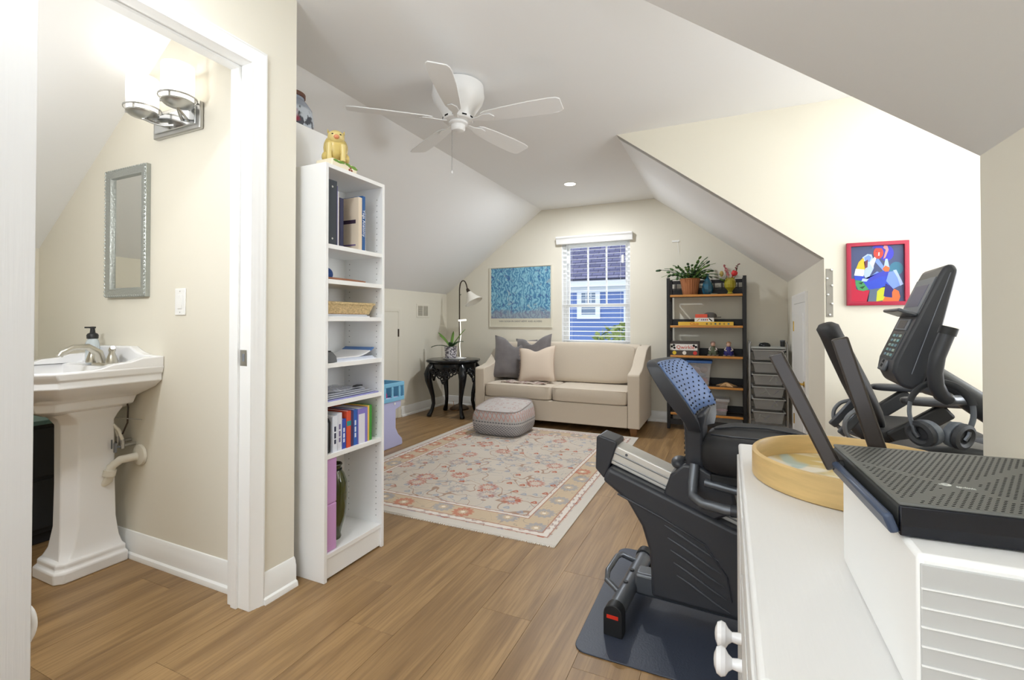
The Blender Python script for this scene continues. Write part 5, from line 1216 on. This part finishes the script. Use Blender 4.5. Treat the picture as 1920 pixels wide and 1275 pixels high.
# ================================================================ dormer wall: picture and strip
pc = thing('framed_painting', 'red framed bright painting of a seated figure on the dormer wall', 'painting', (.910, YW, 1.357))
PWID, PHT = .34, .425
rect_frame(PWID / 2, PHT, [(0, 0), (0, .026), (.004, .028), (.024, .028), (.026, .014)]).build('frame', pm('crimson_frame', (176, 46, 72), .4), pc)
IW, IH = PWID - .052, PHT - .052
cols = [(72, 82, 122), (188, 32, 66), (92, 108, 130), (70, 150, 96), (236, 190, 50), (238, 240, 248), (50, 76, 200), (176, 198, 244), (60, 70, 190), (120, 150, 236), (228, 110, 60), (196, 200, 50), (44, 40, 120), (206, 70, 60), (240, 150, 150), (64, 66, 200), (110, 60, 80), (60, 120, 150), (30, 70, 44)]
mp_ = MB()
def shape(ci, pts, lay):
    mp_.cur = ci
    mp_.prism([(-IW / 2 + u * IW, .026 + v * IH) for u, v in pts], -.010 - lay * .0003, -.0095 - lay * .0003 + .0004, 'y')
def ell(ci, u, v, ru, rv, lay, n=16, a0=0, a1=2 * PI): shape(ci, [(u + ru * math.cos(a0 + (a1 - a0) * k / n), v + rv * math.sin(a0 + (a1 - a0) * k / n)) for k in range(n)], lay)
shape(0, [(0, 0), (1, 0), (1, 1), (0, 1)], 0)
ell(17, .86, .58, .13, .12, 1); ell(15, .68, .86, .14, .14, 1)
shape(1, [(0, 0), (.32, 0), (.36, .2), (.1, .22), (.07, .42), (0, .42)], 1); shape(2, [(.30, 0), (.5, 0), (.62, .3), (.36, .22)], 1)
shape(11, [(.48, 0), (.50, .18), (.58, .25), (.66, .27), (.64, .02)], 2); shape(10, [(.60, 0), (.64, .08), (.80, .06), (.80, 0)], 3)
shape(6, [(.18, .39), (.36, .45), (.60, .54), (.74, .54), (.78, .34), (.70, .26), (.40, .22), (.30, .22)], 2)
shape(8, [(.22, .40), (.36, .36), (.56, .44), (.74, .46), (.74, .52), (.58, .53), (.34, .45)], 3)
shape(12, [(.62, .09), (.66, .32), (.80, .24), (.78, .07)], 3)
shape(9, [(.67, .36), (.72, .52), (.84, .54), (.92, .40), (.98, .30), (.80, .22)], 4); shape(7, [(.80, .55), (.86, .56), (.99, .30), (.93, .27), (.88, .42)], 5)
shape(10, [(.78, .0), (.78, .16), (.82, .22), (.90, .18), (.93, .08), (.90, .0)], 4)
shape(3, [(.08, .42), (.20, .40), (.34, .22), (.24, .19), (.14, .21), (.09, .30)], 3); shape(18, [(.14, .34), (.24, .36), (.20, .31)], 4); shape(18, [(.16, .26), (.28, .29), (.22, .23)], 4)
shape(7, [(.22, .80), (.32, .86), (.40, .85), (.43, .76), (.44, .60), (.36, .46), (.28, .42), (.24, .50), (.30, .66)], 3)
shape(9, [(.26, .80), (.34, .84), (.40, .80), (.36, .72), (.28, .72)], 4); shape(16, [(.25, .72), (.33, .76), (.32, .62), (.27, .60)], 5); shape(5, [(.36, .70), (.42, .60), (.50, .80), (.47, .82)], 5)
shape(4, [(.09, .58), (.15, .72), (.24, .80), (.27, .70), (.27, .58)], 5); shape(5, [(.06, .48), (.09, .60), (.26, .58), (.24, .46)], 6); shape(6, [(.06, .47), (.07, .40), (.26, .37), (.25, .46)], 6)
shape(9, [(.22, .40), (.34, .42), (.54, .52), (.50, .54), (.30, .40)], 7); shape(7, [(.20, .37), (.22, .42), (.34, .41), (.30, .36)], 8)
shape(9, [(.46, .72), (.52, .78), (.66, .58), (.62, .54)], 5); shape(7, [(.62, .58), (.66, .76), (.70, .76), (.74, .58)], 5); shape(10, [(.60, .58), (.66, .64), (.74, .60), (.72, .53), (.65, .53)], 6)
ell(13, .53, .87, .095, .105, 6); ell(15, .52, .95, .12, .06, 7, 12, 0, PI); shape(14, [(.62, .76), (.66, .78), (.72, .92), (.70, .99), (.64, 1.0), (.62, .96), (.67, .92)], 8)
shape(5, [(.53, .88), (.55, .88), (.545, .82), (.525, .82)], 7); shape(16, [(.46, .90), (.51, .91), (.51, .895)], 8); shape(16, [(.56, .91), (.61, .90), (.56, .895)], 8); shape(16, [(.50, .79), (.56, .79), (.53, .80)], 8)
mp_.build('print', [pm('paint_%d' % i, c, .35) for i, c in enumerate(cols)], pc)
stp = thing('magnet_strip', 'narrow grey metal magnet strip with white magnets beside the painting', 'magnet strip', (.643, YW, 1.28))
MB().box(-.020, .020, -.004, 0, 0, .335).build('strip', pm('steel_strip', (150, 146, 138), .5, .4), stp, bevel=.001)
for x, z in ((.012, .327), (-.014, .268), (.014, .218), (-.010, .155), (.014, .092), (.0, .015)):
    MB().lathe([(.007, 0), (.007, .006), (.005, .009), (.001, .010)], n=14).xf(Matrix.Translation((x, -.004, z)) @ Matrix.Rotation(PI / 2, 4, 'X')).build('magnet', M_trim, stp)

# ================================================================ exercise mat and recumbent bike
matr = MB()
mx0, mx1, my0, my1, rr_ = -.545, .56, 1.745, 2.64, .05
pts = []
for cx, cy, a0 in ((mx1 - rr_, my1 - rr_, 0), (mx0 + rr_, my1 - rr_, PI / 2), (mx0 + rr_, my0 + rr_, PI), (mx1 - rr_, my0 + rr_, 1.5 * PI)):
    pts += [(cx + rr_ * math.cos(a0 + k * PI / 12), cy + rr_ * math.sin(a0 + k * PI / 12)) for k in range(7)]
matr.prism(pts, .0005, .006, 'z'); mo = matr.build('exercise_mat', pm('navy_rubber', (56, 62, 76), .42, bump=((140, 140, 140), .25)), bevel=.002)
tag(mo, 'dark slate rubber mat under the exercise bike', 'mat')

BK = (-.40, 2.16); BR = math.radians(-4)
bk = thing('exercise_bike', 'black recumbent exercise bike standing on the rubber mat', 'exercise bike', (BK[0], BK[1], .006), BR)
M_bk = pm('bike_charcoal', (54, 56, 61), .36); M_bk2 = pm('bike_steel_grey', (104, 108, 114), .32, .55); M_alu = pm('aluminium_rail', (214, 212, 206), .35, .35)
M_bkd = pm('bike_black', (28, 29, 31), .5); M_pad = pm('black_vinyl_pad', (30, 30, 32), .6)
L = lambda X: X + .40      # world x at the bike's middle to local x
# rear foot
MB().tube([(0, -.235, .078), (0, .235, .078)], .036, 20).build('rear_stabilizer', M_bk2, bk)
for s_ in (-1, 1):
    m = MB(); D = [(-.038, 0), (.038, 0), (.038, .085)] + [(.038 * math.cos(a), .085 + .038 * math.sin(a)) for a in [PI * k / 8 for k in range(1, 8)]] + [(-.038, .085)]
    m.prism(D, s_ * .235, s_ * .285, 'y'); e = m.build('end_cap', M_bkd, bk, bevel=.003)
    MB().box(-.024, .022, s_ * .2855 - .001, s_ * .2855 + .001, .070, .084).build('red_tab', pm('red_reflector', (214, 52, 34), .4), e)
for y in (-.075, .035):
    MB().cyl((-.004, y, .112), (-.004, y, .118), .010, n=12).build('bolt', M_bkd, bk)
MB().tube([(-.020, -.130, .096), (-.075, -.115, .125), (-.088, -.060, .135), (-.088, .085, .135), (-.078, .130, .128), (-.02, .155, .10)], .0125, 12).build('transport_handle', M_bk2, bk)
# lower beam and shroud
MB().box(.025, 1.18, -.045, .045, .055, .148).build('main_beam', M_bk2, bk, bevel=.014, seg=3)
shr = [(L(-.290), .095), (L(-.293), .20), (L(-.300), .285), (L(-.330), .380), (L(-.392), .475), (L(-.500), .545), (L(-.473), .606), (L(-.238), .528), (L(.02), .44), (L(.30), .39), (L(.42), .40), (L(.46), .20), (L(.46), .095)]
MB().prism(shr, -.105, .105, 'y').build('frame_shroud', M_bk, bk, bevel=.016, seg=3)
cur = [(L(-.255), .165, .42)]
for i in range(5):   # curved ribs on the near shroud side, highlights painted in as lighter charcoal
    zs = .405 - i * .048; x0 = L(-.235 + i * .012); x1 = L(-.03 + .01 * i)
    MB().tube([(x0, -.1065, zs), (x0 + .05, -.1075, zs - .022), (x1 - .05, -.1075, zs - .075), (x1, -.1065, zs - .098)], [.002, .005, .005, .002], 6).build('shroud_rib', pm('rib_highlight', (72, 75, 80), .3), bk)
MB().tube([(L(-.43), -.106, .50), (L(-.25), -.108, .435), (L(-.08), -.108, .36), (L(.0), -.108, .25), (L(.015), -.107, .16)], .004, 6).build('shroud_crease', M_bk, bk)
hs_ = [(L(.70) + .40 * math.cos(a), .45 + .385 * math.sin(a)) for a in [2 * PI * k / 36 for k in range(36)]]
MB().prism(hs_, -.095, .095, 'y').build('flywheel_cover', M_bkd, bk, bevel=.03, seg=3)
MB().lathe([(.17, 0), (.16, .012), (.05, .016), (.001, .016)], n=32).xf(Matrix.Translation((L(.68), -.095, .45)) @ Matrix.Rotation(PI / 2, 4, 'X')).build('crank_disc', M_bk2, bk)
for s_ in (-1, 1):
    a = .6 if s_ < 0 else .6 + PI
    px, pz = L(.68) + .16 * math.cos(a), .45 + .16 * math.sin(a)
    cr = MB().beam((L(.68), s_ * .125, .45), (px, s_ * .125, pz), .018, .03, (0, 1, 0)).build('crank_arm', M_bk2, bk, bevel=.004)
    MB().box(px - .05, px + .05, min(s_ * .14, s_ * .24), max(s_ * .14, s_ * .24), pz - .012, pz + .012).build('pedal', M_bkd, cr, bevel=.006)
MB().tube([(L(1.10), -.25, .06), (L(1.10), .25, .06)], .034, 18).build('front_stabilizer', M_bk2, bk)
for s_ in (-1, 1): MB().cyl((L(1.10), s_ * .25, .055), (L(1.10), s_ * .29, .055), .052, n=20).build('transport_wheel', M_bkd, bk)
# seat rail
a_, b_ = Vector((L(-.47), 0, .652)), Vector((L(.12), 0, .450))
rail = MB().beam(a_, b_, .105, .085).build('seat_rail', M_alu, bk, bevel=.006)
dv = (b_ - a_).normalized(); up_ = Vector((0, -1, 0)).cross(dv) * -1
for k, off in enumerate((.022, -.012)):
    MB().tube([a_ + Vector((0, -.0525, 0)) + up_ * off, b_ + Vector((0, -.0525, 0)) + up_ * off], .004, 6).build('rail_groove', pm('rail_groove', (140, 140, 138), .4, .6), rail)
for t_ in (.06, .40, .43): MB().cyl(a_ + dv * t_ + Vector((0, -.0525, 0)) + up_ * -.025, a_ + dv * t_ + Vector((0, -.055, 0)) + up_ * -.025, .006, n=10).build('rail_screw', M_bk2, rail)
MB().prism([(L(-.545), .580), (L(-.540), .722), (L(-.528), .732), (L(-.450), .712), (L(-.445), .700), (L(-.482), .588), (L(-.505), .540)], -.062, .062, 'y').build('rail_end_cap', M_bk, bk, bevel=.014, seg=3)
# seat carriage and column
MB().prism([(L(-.245), .520), (L(-.215), .610), (L(-.165), .660), (L(-.10), .660), (L(.02), .60), (L(.04), .50), (L(-.05), .45)], -.088, .088, 'y').build('seat_carriage', M_bk, bk, bevel=.012, seg=3)
ko = MB().ball((L(-.185), -.03, .650), (.035, .055, .026), 18, 10).build('adjust_lever', M_bk, bk)
MB().loft([[(L(-.155), -.075, .60), (L(-.085), -.075, .60), (L(-.085), .075, .60), (L(-.155), .075, .60)], [(L(-.160), -.085, .80), (L(-.088), -.085, .82), (L(-.088), .085, .82), (L(-.160), .085, .80)], [(L(-.165), -.10, .84), (L(-.075), -.10, .88), (L(-.075), .10, .88), (L(-.165), .10, .84)]]).build('back_column', M_bk, bk, bevel=.012, seg=3)
for i in range(9): MB().box(L(-.163), L(-.150), -.060, .060, .635 + i * .020, .645 + i * .020).build('column_fin', M_bkd, bk)
for i, z in enumerate((.655, .59)): MB().cyl((L(-.118), -.100, z), (L(-.118), -.108, z), .013, n=14).build('column_bolt', M_bkd, bk)
# backrest: shell (back) and perforated front pad
bt = Matrix.Translation((L(-.12), 0, 0)) @ Matrix.Rotation(math.radians(-9), 4, 'Z') @ Matrix.Translation((-L(-.12), 0, 0))
def back_ring(z, xf_, xb, hw):
    out = []
    for k in range(9): y = -hw + 2 * hw * k / 8; out.append((xf_ - .022 * (1 - (y / hw) ** 2), y, z))
    for k in range(9): y = hw - 2 * hw * k / 8; out.append((xb - .01 * (1 - (y / hw) ** 2), y, z))
    return out
BKR = [(.80, -.075, -.130, .10), (.84, -.075, -.135, .135), (.88, -.085, -.155, .165), (.93, -.112, -.192, .180), (.98, -.148, -.222, .185), (1.03, -.190, -.255, .182), (1.058, -.215, -.272, .172), (1.072, -.238, -.280, .150), (1.080, -.258, -.280, .12)]
m = MB(); m.loft([back_ring(z, L(a), L(b), w) for z, a, b, w in BKR]); m.xf(bt); bs_ = m.build('backrest_shell', M_bk, bk, bevel=.004, sharp=60)
M_mesh = pm('mesh_pad_blue_sheen', (92, 116, 160), .35)  # cool reflected light painted into the pad colour
m = MB(); rows = []
for z, a, b, w in BKR[2:8]:
    ww = w - .012; rows.append([(L(a) + .0035 - .022 * (1 - (y / w) ** 2), y, z) for y in [-ww + 2 * ww * k / 10 for k in range(11)]])
m.loft(rows, False, False, False); m.xf(bt); m.build('backrest_pad', M_mesh, bs_, solid=.006, sharp=60)
hol = MB()
for j in range(15):
    f = j / 14 * 4.6; i0 = min(int(f), 4); q = f - i0
    r0, r1 = BKR[2 + i0], BKR[3 + i0]; z = r0[0] + (r1[0] - r0[0]) * q; a = r0[1] + (r1[1] - r0[1]) * q; w = r0[3]
    for k in range(6):
        y = -.145 + k * .055 + (.0275 if j % 2 else 0)
        c_ = bt @ Vector((L(a) + .0075 - .022 * (1 - (y / w) ** 2), y, z)); hol.ball(c_, (.0035, .0060, .0042), 8, 5)
ho = hol.build('pad_holes', M_dark, bs_); ho['kind'] = 'stuff'
# seat
m = MB(); R = []
for z, s_ in ((.640, .82), (.655, .95), (.70, 1.0), (.745, .99), (.772, .93), (.785, .80)):
    ring = []
    for k in range(36):
        a = 2 * PI * k / 36; c_, sn = math.cos(a), math.sin(a); q = (abs(c_) ** 3.2 + abs(sn) ** 3.2) ** (-1 / 3.2); ring.append((L(.115) + .215 * s_ * c_ * q, .205 * s_ * sn * q, z + .03 * max(0, abs(sn * q) - .4)))
    R.append(ring)
R.append([(L(.115) + .02 * math.cos(2 * PI * k / 36), .02 * math.sin(2 * PI * k / 36), .770) for k in range(36)])
m.loft(R); st_ = m.build('seat', M_pad, bk, sharp=70)
for s_ in (-1, 1):
    MB().tube([(L(-.06), s_ * .06, .788), (L(.02), s_ * .10, .795), (L(.14), s_ * .11, .798), (L(.26), s_ * .09, .79)], .004, 6).build('seat_piping', M_bk, st_)
MB().box(L(-.06), L(.28), -.10, .10, .60, .642).build('seat_base', M_bkd, bk, bevel=.008)
for s_ in (-1, 1):
    g_ = MB().tube([(L(-.118), s_ * .095, .67), (L(-.122), s_ * .115, .60), (L(-.118), s_ * .150, .560), (L(-.08), s_ * .185, .548), (L(.0), s_ * .20, .545), (L(.26), s_ * .20, .550)], .019, 14).build('seat_handle', M_bk2, bk)
    MB().tube([(L(.02), s_ * .20, .545), (L(.27), s_ * .20, .550)], .0225, 14).build('grip', M_bk, g_)
MB().tube([(L(-.08), -.09, .60), (L(.10), -.115, .585)], .016, 12).build('cross_tube', M_bk2, bk)
# mast, console, handlebars
MB().tube([(L(1.08), -.0, .42), (L(.95), -.0, .82), (L(.76), -.01, .965), (L(.62), -.01, 1.075)], [.05, .046, .04, .036], 16).build('mast', M_bk, bk)
con = [(L(.510), 1.075), (L(.516), 1.112), (L(.632), 1.395), (L(.646), 1.424), (L(.668), 1.430), (L(.680), 1.408), (L(.618), 1.12), (L(.592), 1.04), (L(.562), 1.015), (L(.530), 1.028)]
cn = MB().prism(con, -.128, .128, 'y').build('console', M_bk, bk, bevel=.012, seg=3)
o0 = Vector((L(.516), 0, 1.112)); e1 = (Vector((L(.632), 0, 1.395)) - o0).normalized(); nn = Vector((-e1.z, 0, e1.x))
def onface(name, s0, s1, y0, y1, h0, h1, mat, bev=.002):
    P = [o0 + e1 * s_ + Vector((0, y, 0)) + nn * h for h in (h0, h1) for s_, y in ((s0, y0), (s1, y0), (s1, y1), (s0, y1))]
    return MB()._add(P, [(0, 3, 2, 1), (4, 5, 6, 7), (0, 1, 5, 4), (1, 2, 6, 5), (2, 3, 7, 6), (3, 0, 4, 7)]).build(name, mat, cn, bevel=bev)
onface('console_bezel', .165, .300, -.112, .112, -.001, .003, M_grey)
onface('screen', .195, .275, -.080, .080, .0028, .0038, pm('lcd_screen', (96, 100, 132), .12), 0)
onface('book_ledge', .158, .170, -.118, .118, .0, .055, M_bk2, .005)
onface('small_display_bezel', .108, .150, -.08, .08, -.001, .004, M_grey)
onface('small_display', .114, .144, -.055, .055, .0038, .0046, pm('blue_lcd', (40, 44, 70), .1), 0)
onface('keypad', .0, .102, -.085, .085, -.001, .002, pm('keypad_film', (70, 78, 86), .2))
for r_ in range(5):
    for q in range(3):
        onface('key_button', .010 + r_ * .018, .020 + r_ * .018, -.060 + q * .045, -.032 + q * .045, .0018, .0034, pm('key_%d' % ((r_ + q) % 3), [(150, 196, 200), (176, 200, 190), (130, 160, 176)][(r_ + q) % 3], .2), .001)
onface('usb_panel', -.046, -.006, -.045, .045, -.008, .004, M_bk2, .004)
for q in (-.034, -.018): onface('usb_port', q, q + .011, -.012, .012, .0038, .0048, M_dark, 0)
MB().tube([(L(.560), -.1275, 1.07), (L(.605), -.1282, 1.22), (L(.660), -.1275, 1.40)], .0015, 6).build('console_seam', M_bk2, cn)
for s_ in (-1, 1):
    hb = MB().tube([(L(.626), s_ * .215, 1.205), (L(.604), s_ * .215, 1.135), (L(.598), s_ * .212, 1.085), (L(.604), s_ * .200, 1.045), (L(.622), s_ * .175, 1.012), (L(.655), s_ * .13, .992), (L(.70), s_ * .055, .985), (L(.74), 0, .98)], .0165, 16).build('handlebar', M_bk2, bk)
    MB().tube([(L(.626), s_ * .215, 1.203), (L(.604), s_ * .215, 1.135), (L(.598), s_ * .212, 1.085), (L(.604), s_ * .200, 1.045), (L(.622), s_ * .175, 1.012), (L(.642), s_ * .148, .999)], .0205, 16).build('foam_grip', M_bk, hb)
    MB().tube([(L(.626), s_ * .215, 1.203), (L(.633), s_ * .215, 1.226)], .0235, 16).build('grip_cap', M_bkd, hb)

# headphones hung on the near handlebar
hp = thing('headphones', 'dark grey over-ear headphones hanging from the bike handlebar', 'headphones', (.608, 1.925, .885))
M_hp = pm('headphone_grey', (96, 102, 110), .45); M_hpp = pm('headphone_pad', (52, 54, 58), .6)
band = [(-.070, .0, .030), (-.078, .0, .075), (-.068, .005, .125), (-.035, .010, .160), (.0, .012, .170), (.040, .012, .160), (.074, .006, .122), (.080, .0, .075), (.072, 0, .035)]
MB().tube(smooth(band), .0085, 10, True, .6).build('headband', M_hp, hp)
MB().tube(smooth(band)[8:33], .013, 10, True, .55).build('headband_pad', M_hpp, hp)
for s_, rz in ((-1, math.radians(28)), (1, math.radians(-46))):
    X = Matrix.Translation((s_ * .040, -.005, .010)) @ Matrix.Rotation(rz, 4, 'Z') @ Matrix.Rotation(math.radians(8 * s_), 4, 'Y')
    cu = MB().lathe([(.030, -.022), (.038, -.018), (.041, -.004), (.040, .004), (.036, .006)], n=24, sy=1.25).xf(X @ Matrix.Rotation(PI / 2 * s_, 4, 'Y')).build('ear_cup', M_hp, hp)
    MB().lathe([(.036, .004), (.041, .010), (.040, .022), (.030, .026), (.022, .020), (.020, .010)], n=24, sy=1.25).xf(X @ Matrix.Rotation(PI / 2 * s_, 4, 'Y')).build('ear_cushion', M_hpp, cu)
    MB().tube([(s_ * .071, 0, .040), (s_ * .066, -.002, .012), (s_ * .056, -.004, -.004)], .007, 8).build('yoke', M_bk2, hp)

# ================================================================ desk chair in the dormer
dc = thing('desk_chair', 'black reclining desk chair with padded arms in the dormer', 'office chair', (.885, 3.40, 0))
for k in range(5):
    a = 2 * PI * k / 5 + .3
    lg = MB().tube([(0, 0, .10), (.16 * math.cos(a), .16 * math.sin(a), .095), (.29 * math.cos(a), .29 * math.sin(a), .075)], [.03, .024, .018], 10).build('base_leg', M_bk, dc)
    MB().cyl((.29 * math.cos(a) - .012 * math.sin(a), .29 * math.sin(a) + .012 * math.cos(a), .030), (.29 * math.cos(a) + .012 * math.sin(a), .29 * math.sin(a) - .012 * math.cos(a), .030), .030, n=16).build('caster_wheel', M_bkd, lg)
    MB().cyl((.29 * math.cos(a), .29 * math.sin(a), .03), (.29 * math.cos(a), .29 * math.sin(a), .075), .008, n=8).build('caster_stem', M_bk2, lg)
MB().cyl((0, 0, .09), (0, 0, .54), .027, n=18).build('gas_lift', M_bk2, dc)
MB().box(-.16, .14, -.09, .09, .52, .57).build('tilt_mechanism', M_bkd, dc, bevel=.01)
m = MB(); m.ball((.06, 0, .620), (.27, .255, .055), 40, 12, .35); m.build('seat', M_pad, dc, sharp=70)
m = MB(); R = []
for t_, w, th_ in ((0, .20, .030), (.08, .235, .045), (.25, .245, .05), (.45, .235, .048), (.58, .215, .045), (.64, .18, .05), (.665, .12, .03)):
    cx, cz = -.115 - .235 * (t_ / .665) - .0 * t_, .660 + .575 * (t_ / .665) ** .98
    R.append([(cx + th_ * math.cos(a) * .9, w * math.copysign(abs(math.sin(a)) ** .6, math.sin(a)), cz + th_ * .4 * math.cos(a)) for a in [2 * PI * k / 24 for k in range(24)]])
m.loft(R); m.build('backrest', M_pad, dc, sharp=70)
for s_ in (-1, 1):
    MB().beam((-.30, s_ * .13, .60), (-.18, s_ * .13, .76), .03, .045).build('back_bracket', M_bk2, dc, bevel=.008)
    MB().tube(smooth([(-.19, s_ * .16, .76), (-.25, s_ * .165, .735), (-.285, s_ * .16, .67), (-.26, s_ * .14, .59), (-.14, s_ * .11, .545)]), .019, 12, True, .6).build('back_frame', M_grey, dc)
    ar = MB().beam((-.10, s_ * .27, .62), (.13, s_ * .29, .80), .05, .085).build('arm_support', M_bkd, dc, bevel=.012)
    MB().cyl((.02, s_ * .295, .725), (.02, s_ * .325, .725), .020, n=16).build('arm_knob', M_grey, ar)
    m = MB(); m.ball((.10, s_ * .29, .835), (.165, .048, .022), 32, 10, .5); m.build('arm_pad', M_bk, dc, sharp=70)

# ================================================================ foreground cabinet and what stands on it
CX0, CX1, CY0, CY1, CZ = .030, .560, .550, 1.578, .885
cb_ = thing('white_cabinet', 'white wood grain cabinet with round knobs at the right foreground', 'cabinet', (CX0, CY0, 0))
cw_, cl = CX1 - CX0, CY1 - CY0
MB().box(.012, cw_, .006, cl - .006, .07, CZ - .022).build('body', M_cab, cb_, bevel=.003)
MB().box(.03, cw_ - .01, .03, cl - .03, 0, .07).build('plinth', M_cab, cb_)
MB().box(-.004, cw_, -.004, cl, CZ - .022, CZ).build('top', M_cab, cb_, bevel=.007, seg=3)
for k in range(2):
    y0, y1 = (.010, cl / 2 - .002) if k == 0 else (cl / 2 + .002, cl - .010)
    dd = MB().box(-.008, .012, y0, y1, .08, CZ - .030).build('door', M_cab, cb_, bevel=.003)
    MB().box(-.0095, -.008, y0 + .07, y1 - .07, .16, CZ - .11).build('door_panel', M_cab, dd, bevel=.004)
    yk = cl / 2 - .045 if k == 0 else cl / 2 + .045
    yk = .470 if k == 0 else .555
    MB().lathe([(.010, 0), (.010, .006), (.0085, .016), (.013, .022), (.021, .027), (.0235, .034), (.020, .041), (.010, .045), (.001, .046)], n=24).xf(Matrix.Translation((-.008, yk, .586)) @ Matrix.Rotation(-PI / 2, 4, 'Y') @ Matrix.Scale(1.12, 4)).build('knob', M_porcelain, dd)
# bamboo tray
by_ = thing('bamboo_tray', 'round bamboo ring tray with glass base on the white cabinet', 'tray', (.260, 1.290, CZ))
M_bam = pm('bamboo', (198, 168, 114), .42, noise=((9, 9, 60), .14))
MB().lathe([(.205, 0), (.209, .003), (.209, .058), (.206, .061), (.201, .061), (.199, .058), (.199, .008)], n=72, cap1=False).build('bamboo_ring', M_bam, by_)
def traymat():
    g = NG('tray_glass_print', .06); n = g.noise((5, 7, 1), None, 2, .6); n2 = g.noise((7, 4, 1), None, 2, .4); c = g.mix(g.step(n, .45, .55), (196, 176, 120), (226, 224, 212)); return g.out(g.mix(g.math('MULTIPLY', g.step(n2, .60, .66), .7), c, (150, 190, 200)))
MB().lathe([(.1985, .010), (.1985, .014), (.001, .0142)], n=60).build('glass_base', traymat(), by_)
# purifier
pu = thing('air_purifier', 'white boxy appliance with grooved front panel on the cabinet', 'air purifier', (.158, .556, CZ))
PX, PY, PZ = .395, .315, .150
MB().box(0, PX, 0, PY, 0.001, PZ).build('housing', M_white, pu, bevel=.005, seg=3)
MB().box(.002, PX - .002, -.0015, .002, .003, PZ - .008).build('front_panel', pm('panel_shaded_white', (188, 188, 186), .5), pu, bevel=.001)  # shade of the front face painted in as a greyer white
for i in range(7):
    MB().box(.002, PX - .002, -.0030, -.001, .014 + i * .0176, .0152 + i * .0176).build('panel_groove', M_white, pu)
# router
ro = thing('wifi_router', 'black perforated wireless router with antennas on the white appliance', 'router', (.155, .592, CZ + PZ), math.radians(3.5))
RWD, RDP, RHT = .300, .245, .034
M_ro = pm('router_black', (48, 49, 48), .5); M_rog = pm('router_gloss', (16, 18, 26), .08)
MB().box(0, RWD, .004, RDP, .001, RHT - .004).build('router_body', M_ro, ro, bevel=.003)
MB().box(.0, RWD, 0.0, .005, .0015, RHT - .003).build('front_gloss', M_rog, ro, bevel=.001)
MB().box(.0, RWD, .002, RDP, RHT - .004, RHT).build('top_cover', pm('router_top', (98, 99, 95), .55), ro, bevel=.002)
vh = MB(); cyv, cxv = .078, .078
for i in range(50):
    for j in range(49):
        x = .008 + i * .0062 + (.0031 if j % 2 else 0); y = .008 + j * .0058 
        if x > RWD - .008 or y > RDP - .008: continue
        dx, dy = x - cxv, y - cyv
        d1, d2 = abs(dx + dy) / 1.414, abs(dx - dy) / 1.414
        if d1 < .0055 or d2 < .0055 or (abs(dx) < .020 and abs(dy) < .009): continue
        s_ = 1 if (dx + dy) * (dx - dy) > 0 else -1
        vh.obox((x, y, RHT + .0001), (.0014, .0006, .0002), (0, 0, .45))
vo = vh.build('vent_slots', M_dark, ro); vo['kind'] = 'stuff'
MF = Matrix.Translation((.083, .0755, RHT + .0004)) @ Matrix.Rotation(math.radians(-10), 4, 'Z')
text('logo_text', 'tp-link', .0062, MF, pm('logo_white', (214, 216, 210), .5), ro)
MB().lathe([(.0045, .0), (.0045, .0006), (.0020, .0006), (.0020, 0)], (.068, .0805, RHT + .0002), 20, cap0=False, cap1=False).build('logo_mark', pm('logo_white', (214, 216, 210), .5), ro)
MB().box(.0615, .066, .0795, .0815, RHT + .0002, RHT + .0008).build('logo_mark', pm('logo_white', (214, 216, 210), .5), ro)
M_ant = pm('antenna_brown_black', (58, 52, 48), .25)
def antenna(base, tip, w, t_, out):
    b_, tp_ = Vector(base), Vector(tip)
    h_ = MB().cyl(b_, b_ + Vector(out), .0075, n=14).build('antenna_hinge', M_bkd, ro)
    e_ = b_ + Vector(out)
    MB().beam(e_ - (tp_ - e_).normalized() * .006, tp_, w, t_, (0.25, 1, 0)).build('antenna', M_ant, ro, bevel=.003)
antenna((.0, .195, .016), (-.080, .205, .168), .020, .009, (-.012, 0, 0))
antenna((.062, RDP, .016), (.012, RDP + .012, .190), .022, .010, (0, .012, 0))
MB().obox((-.007, .105, .012), (.0045, .105, .010), (0, -.35, 0)).build('antenna', pm('antenna_folded', (62, 74, 96), .35), ro, bevel=.003)
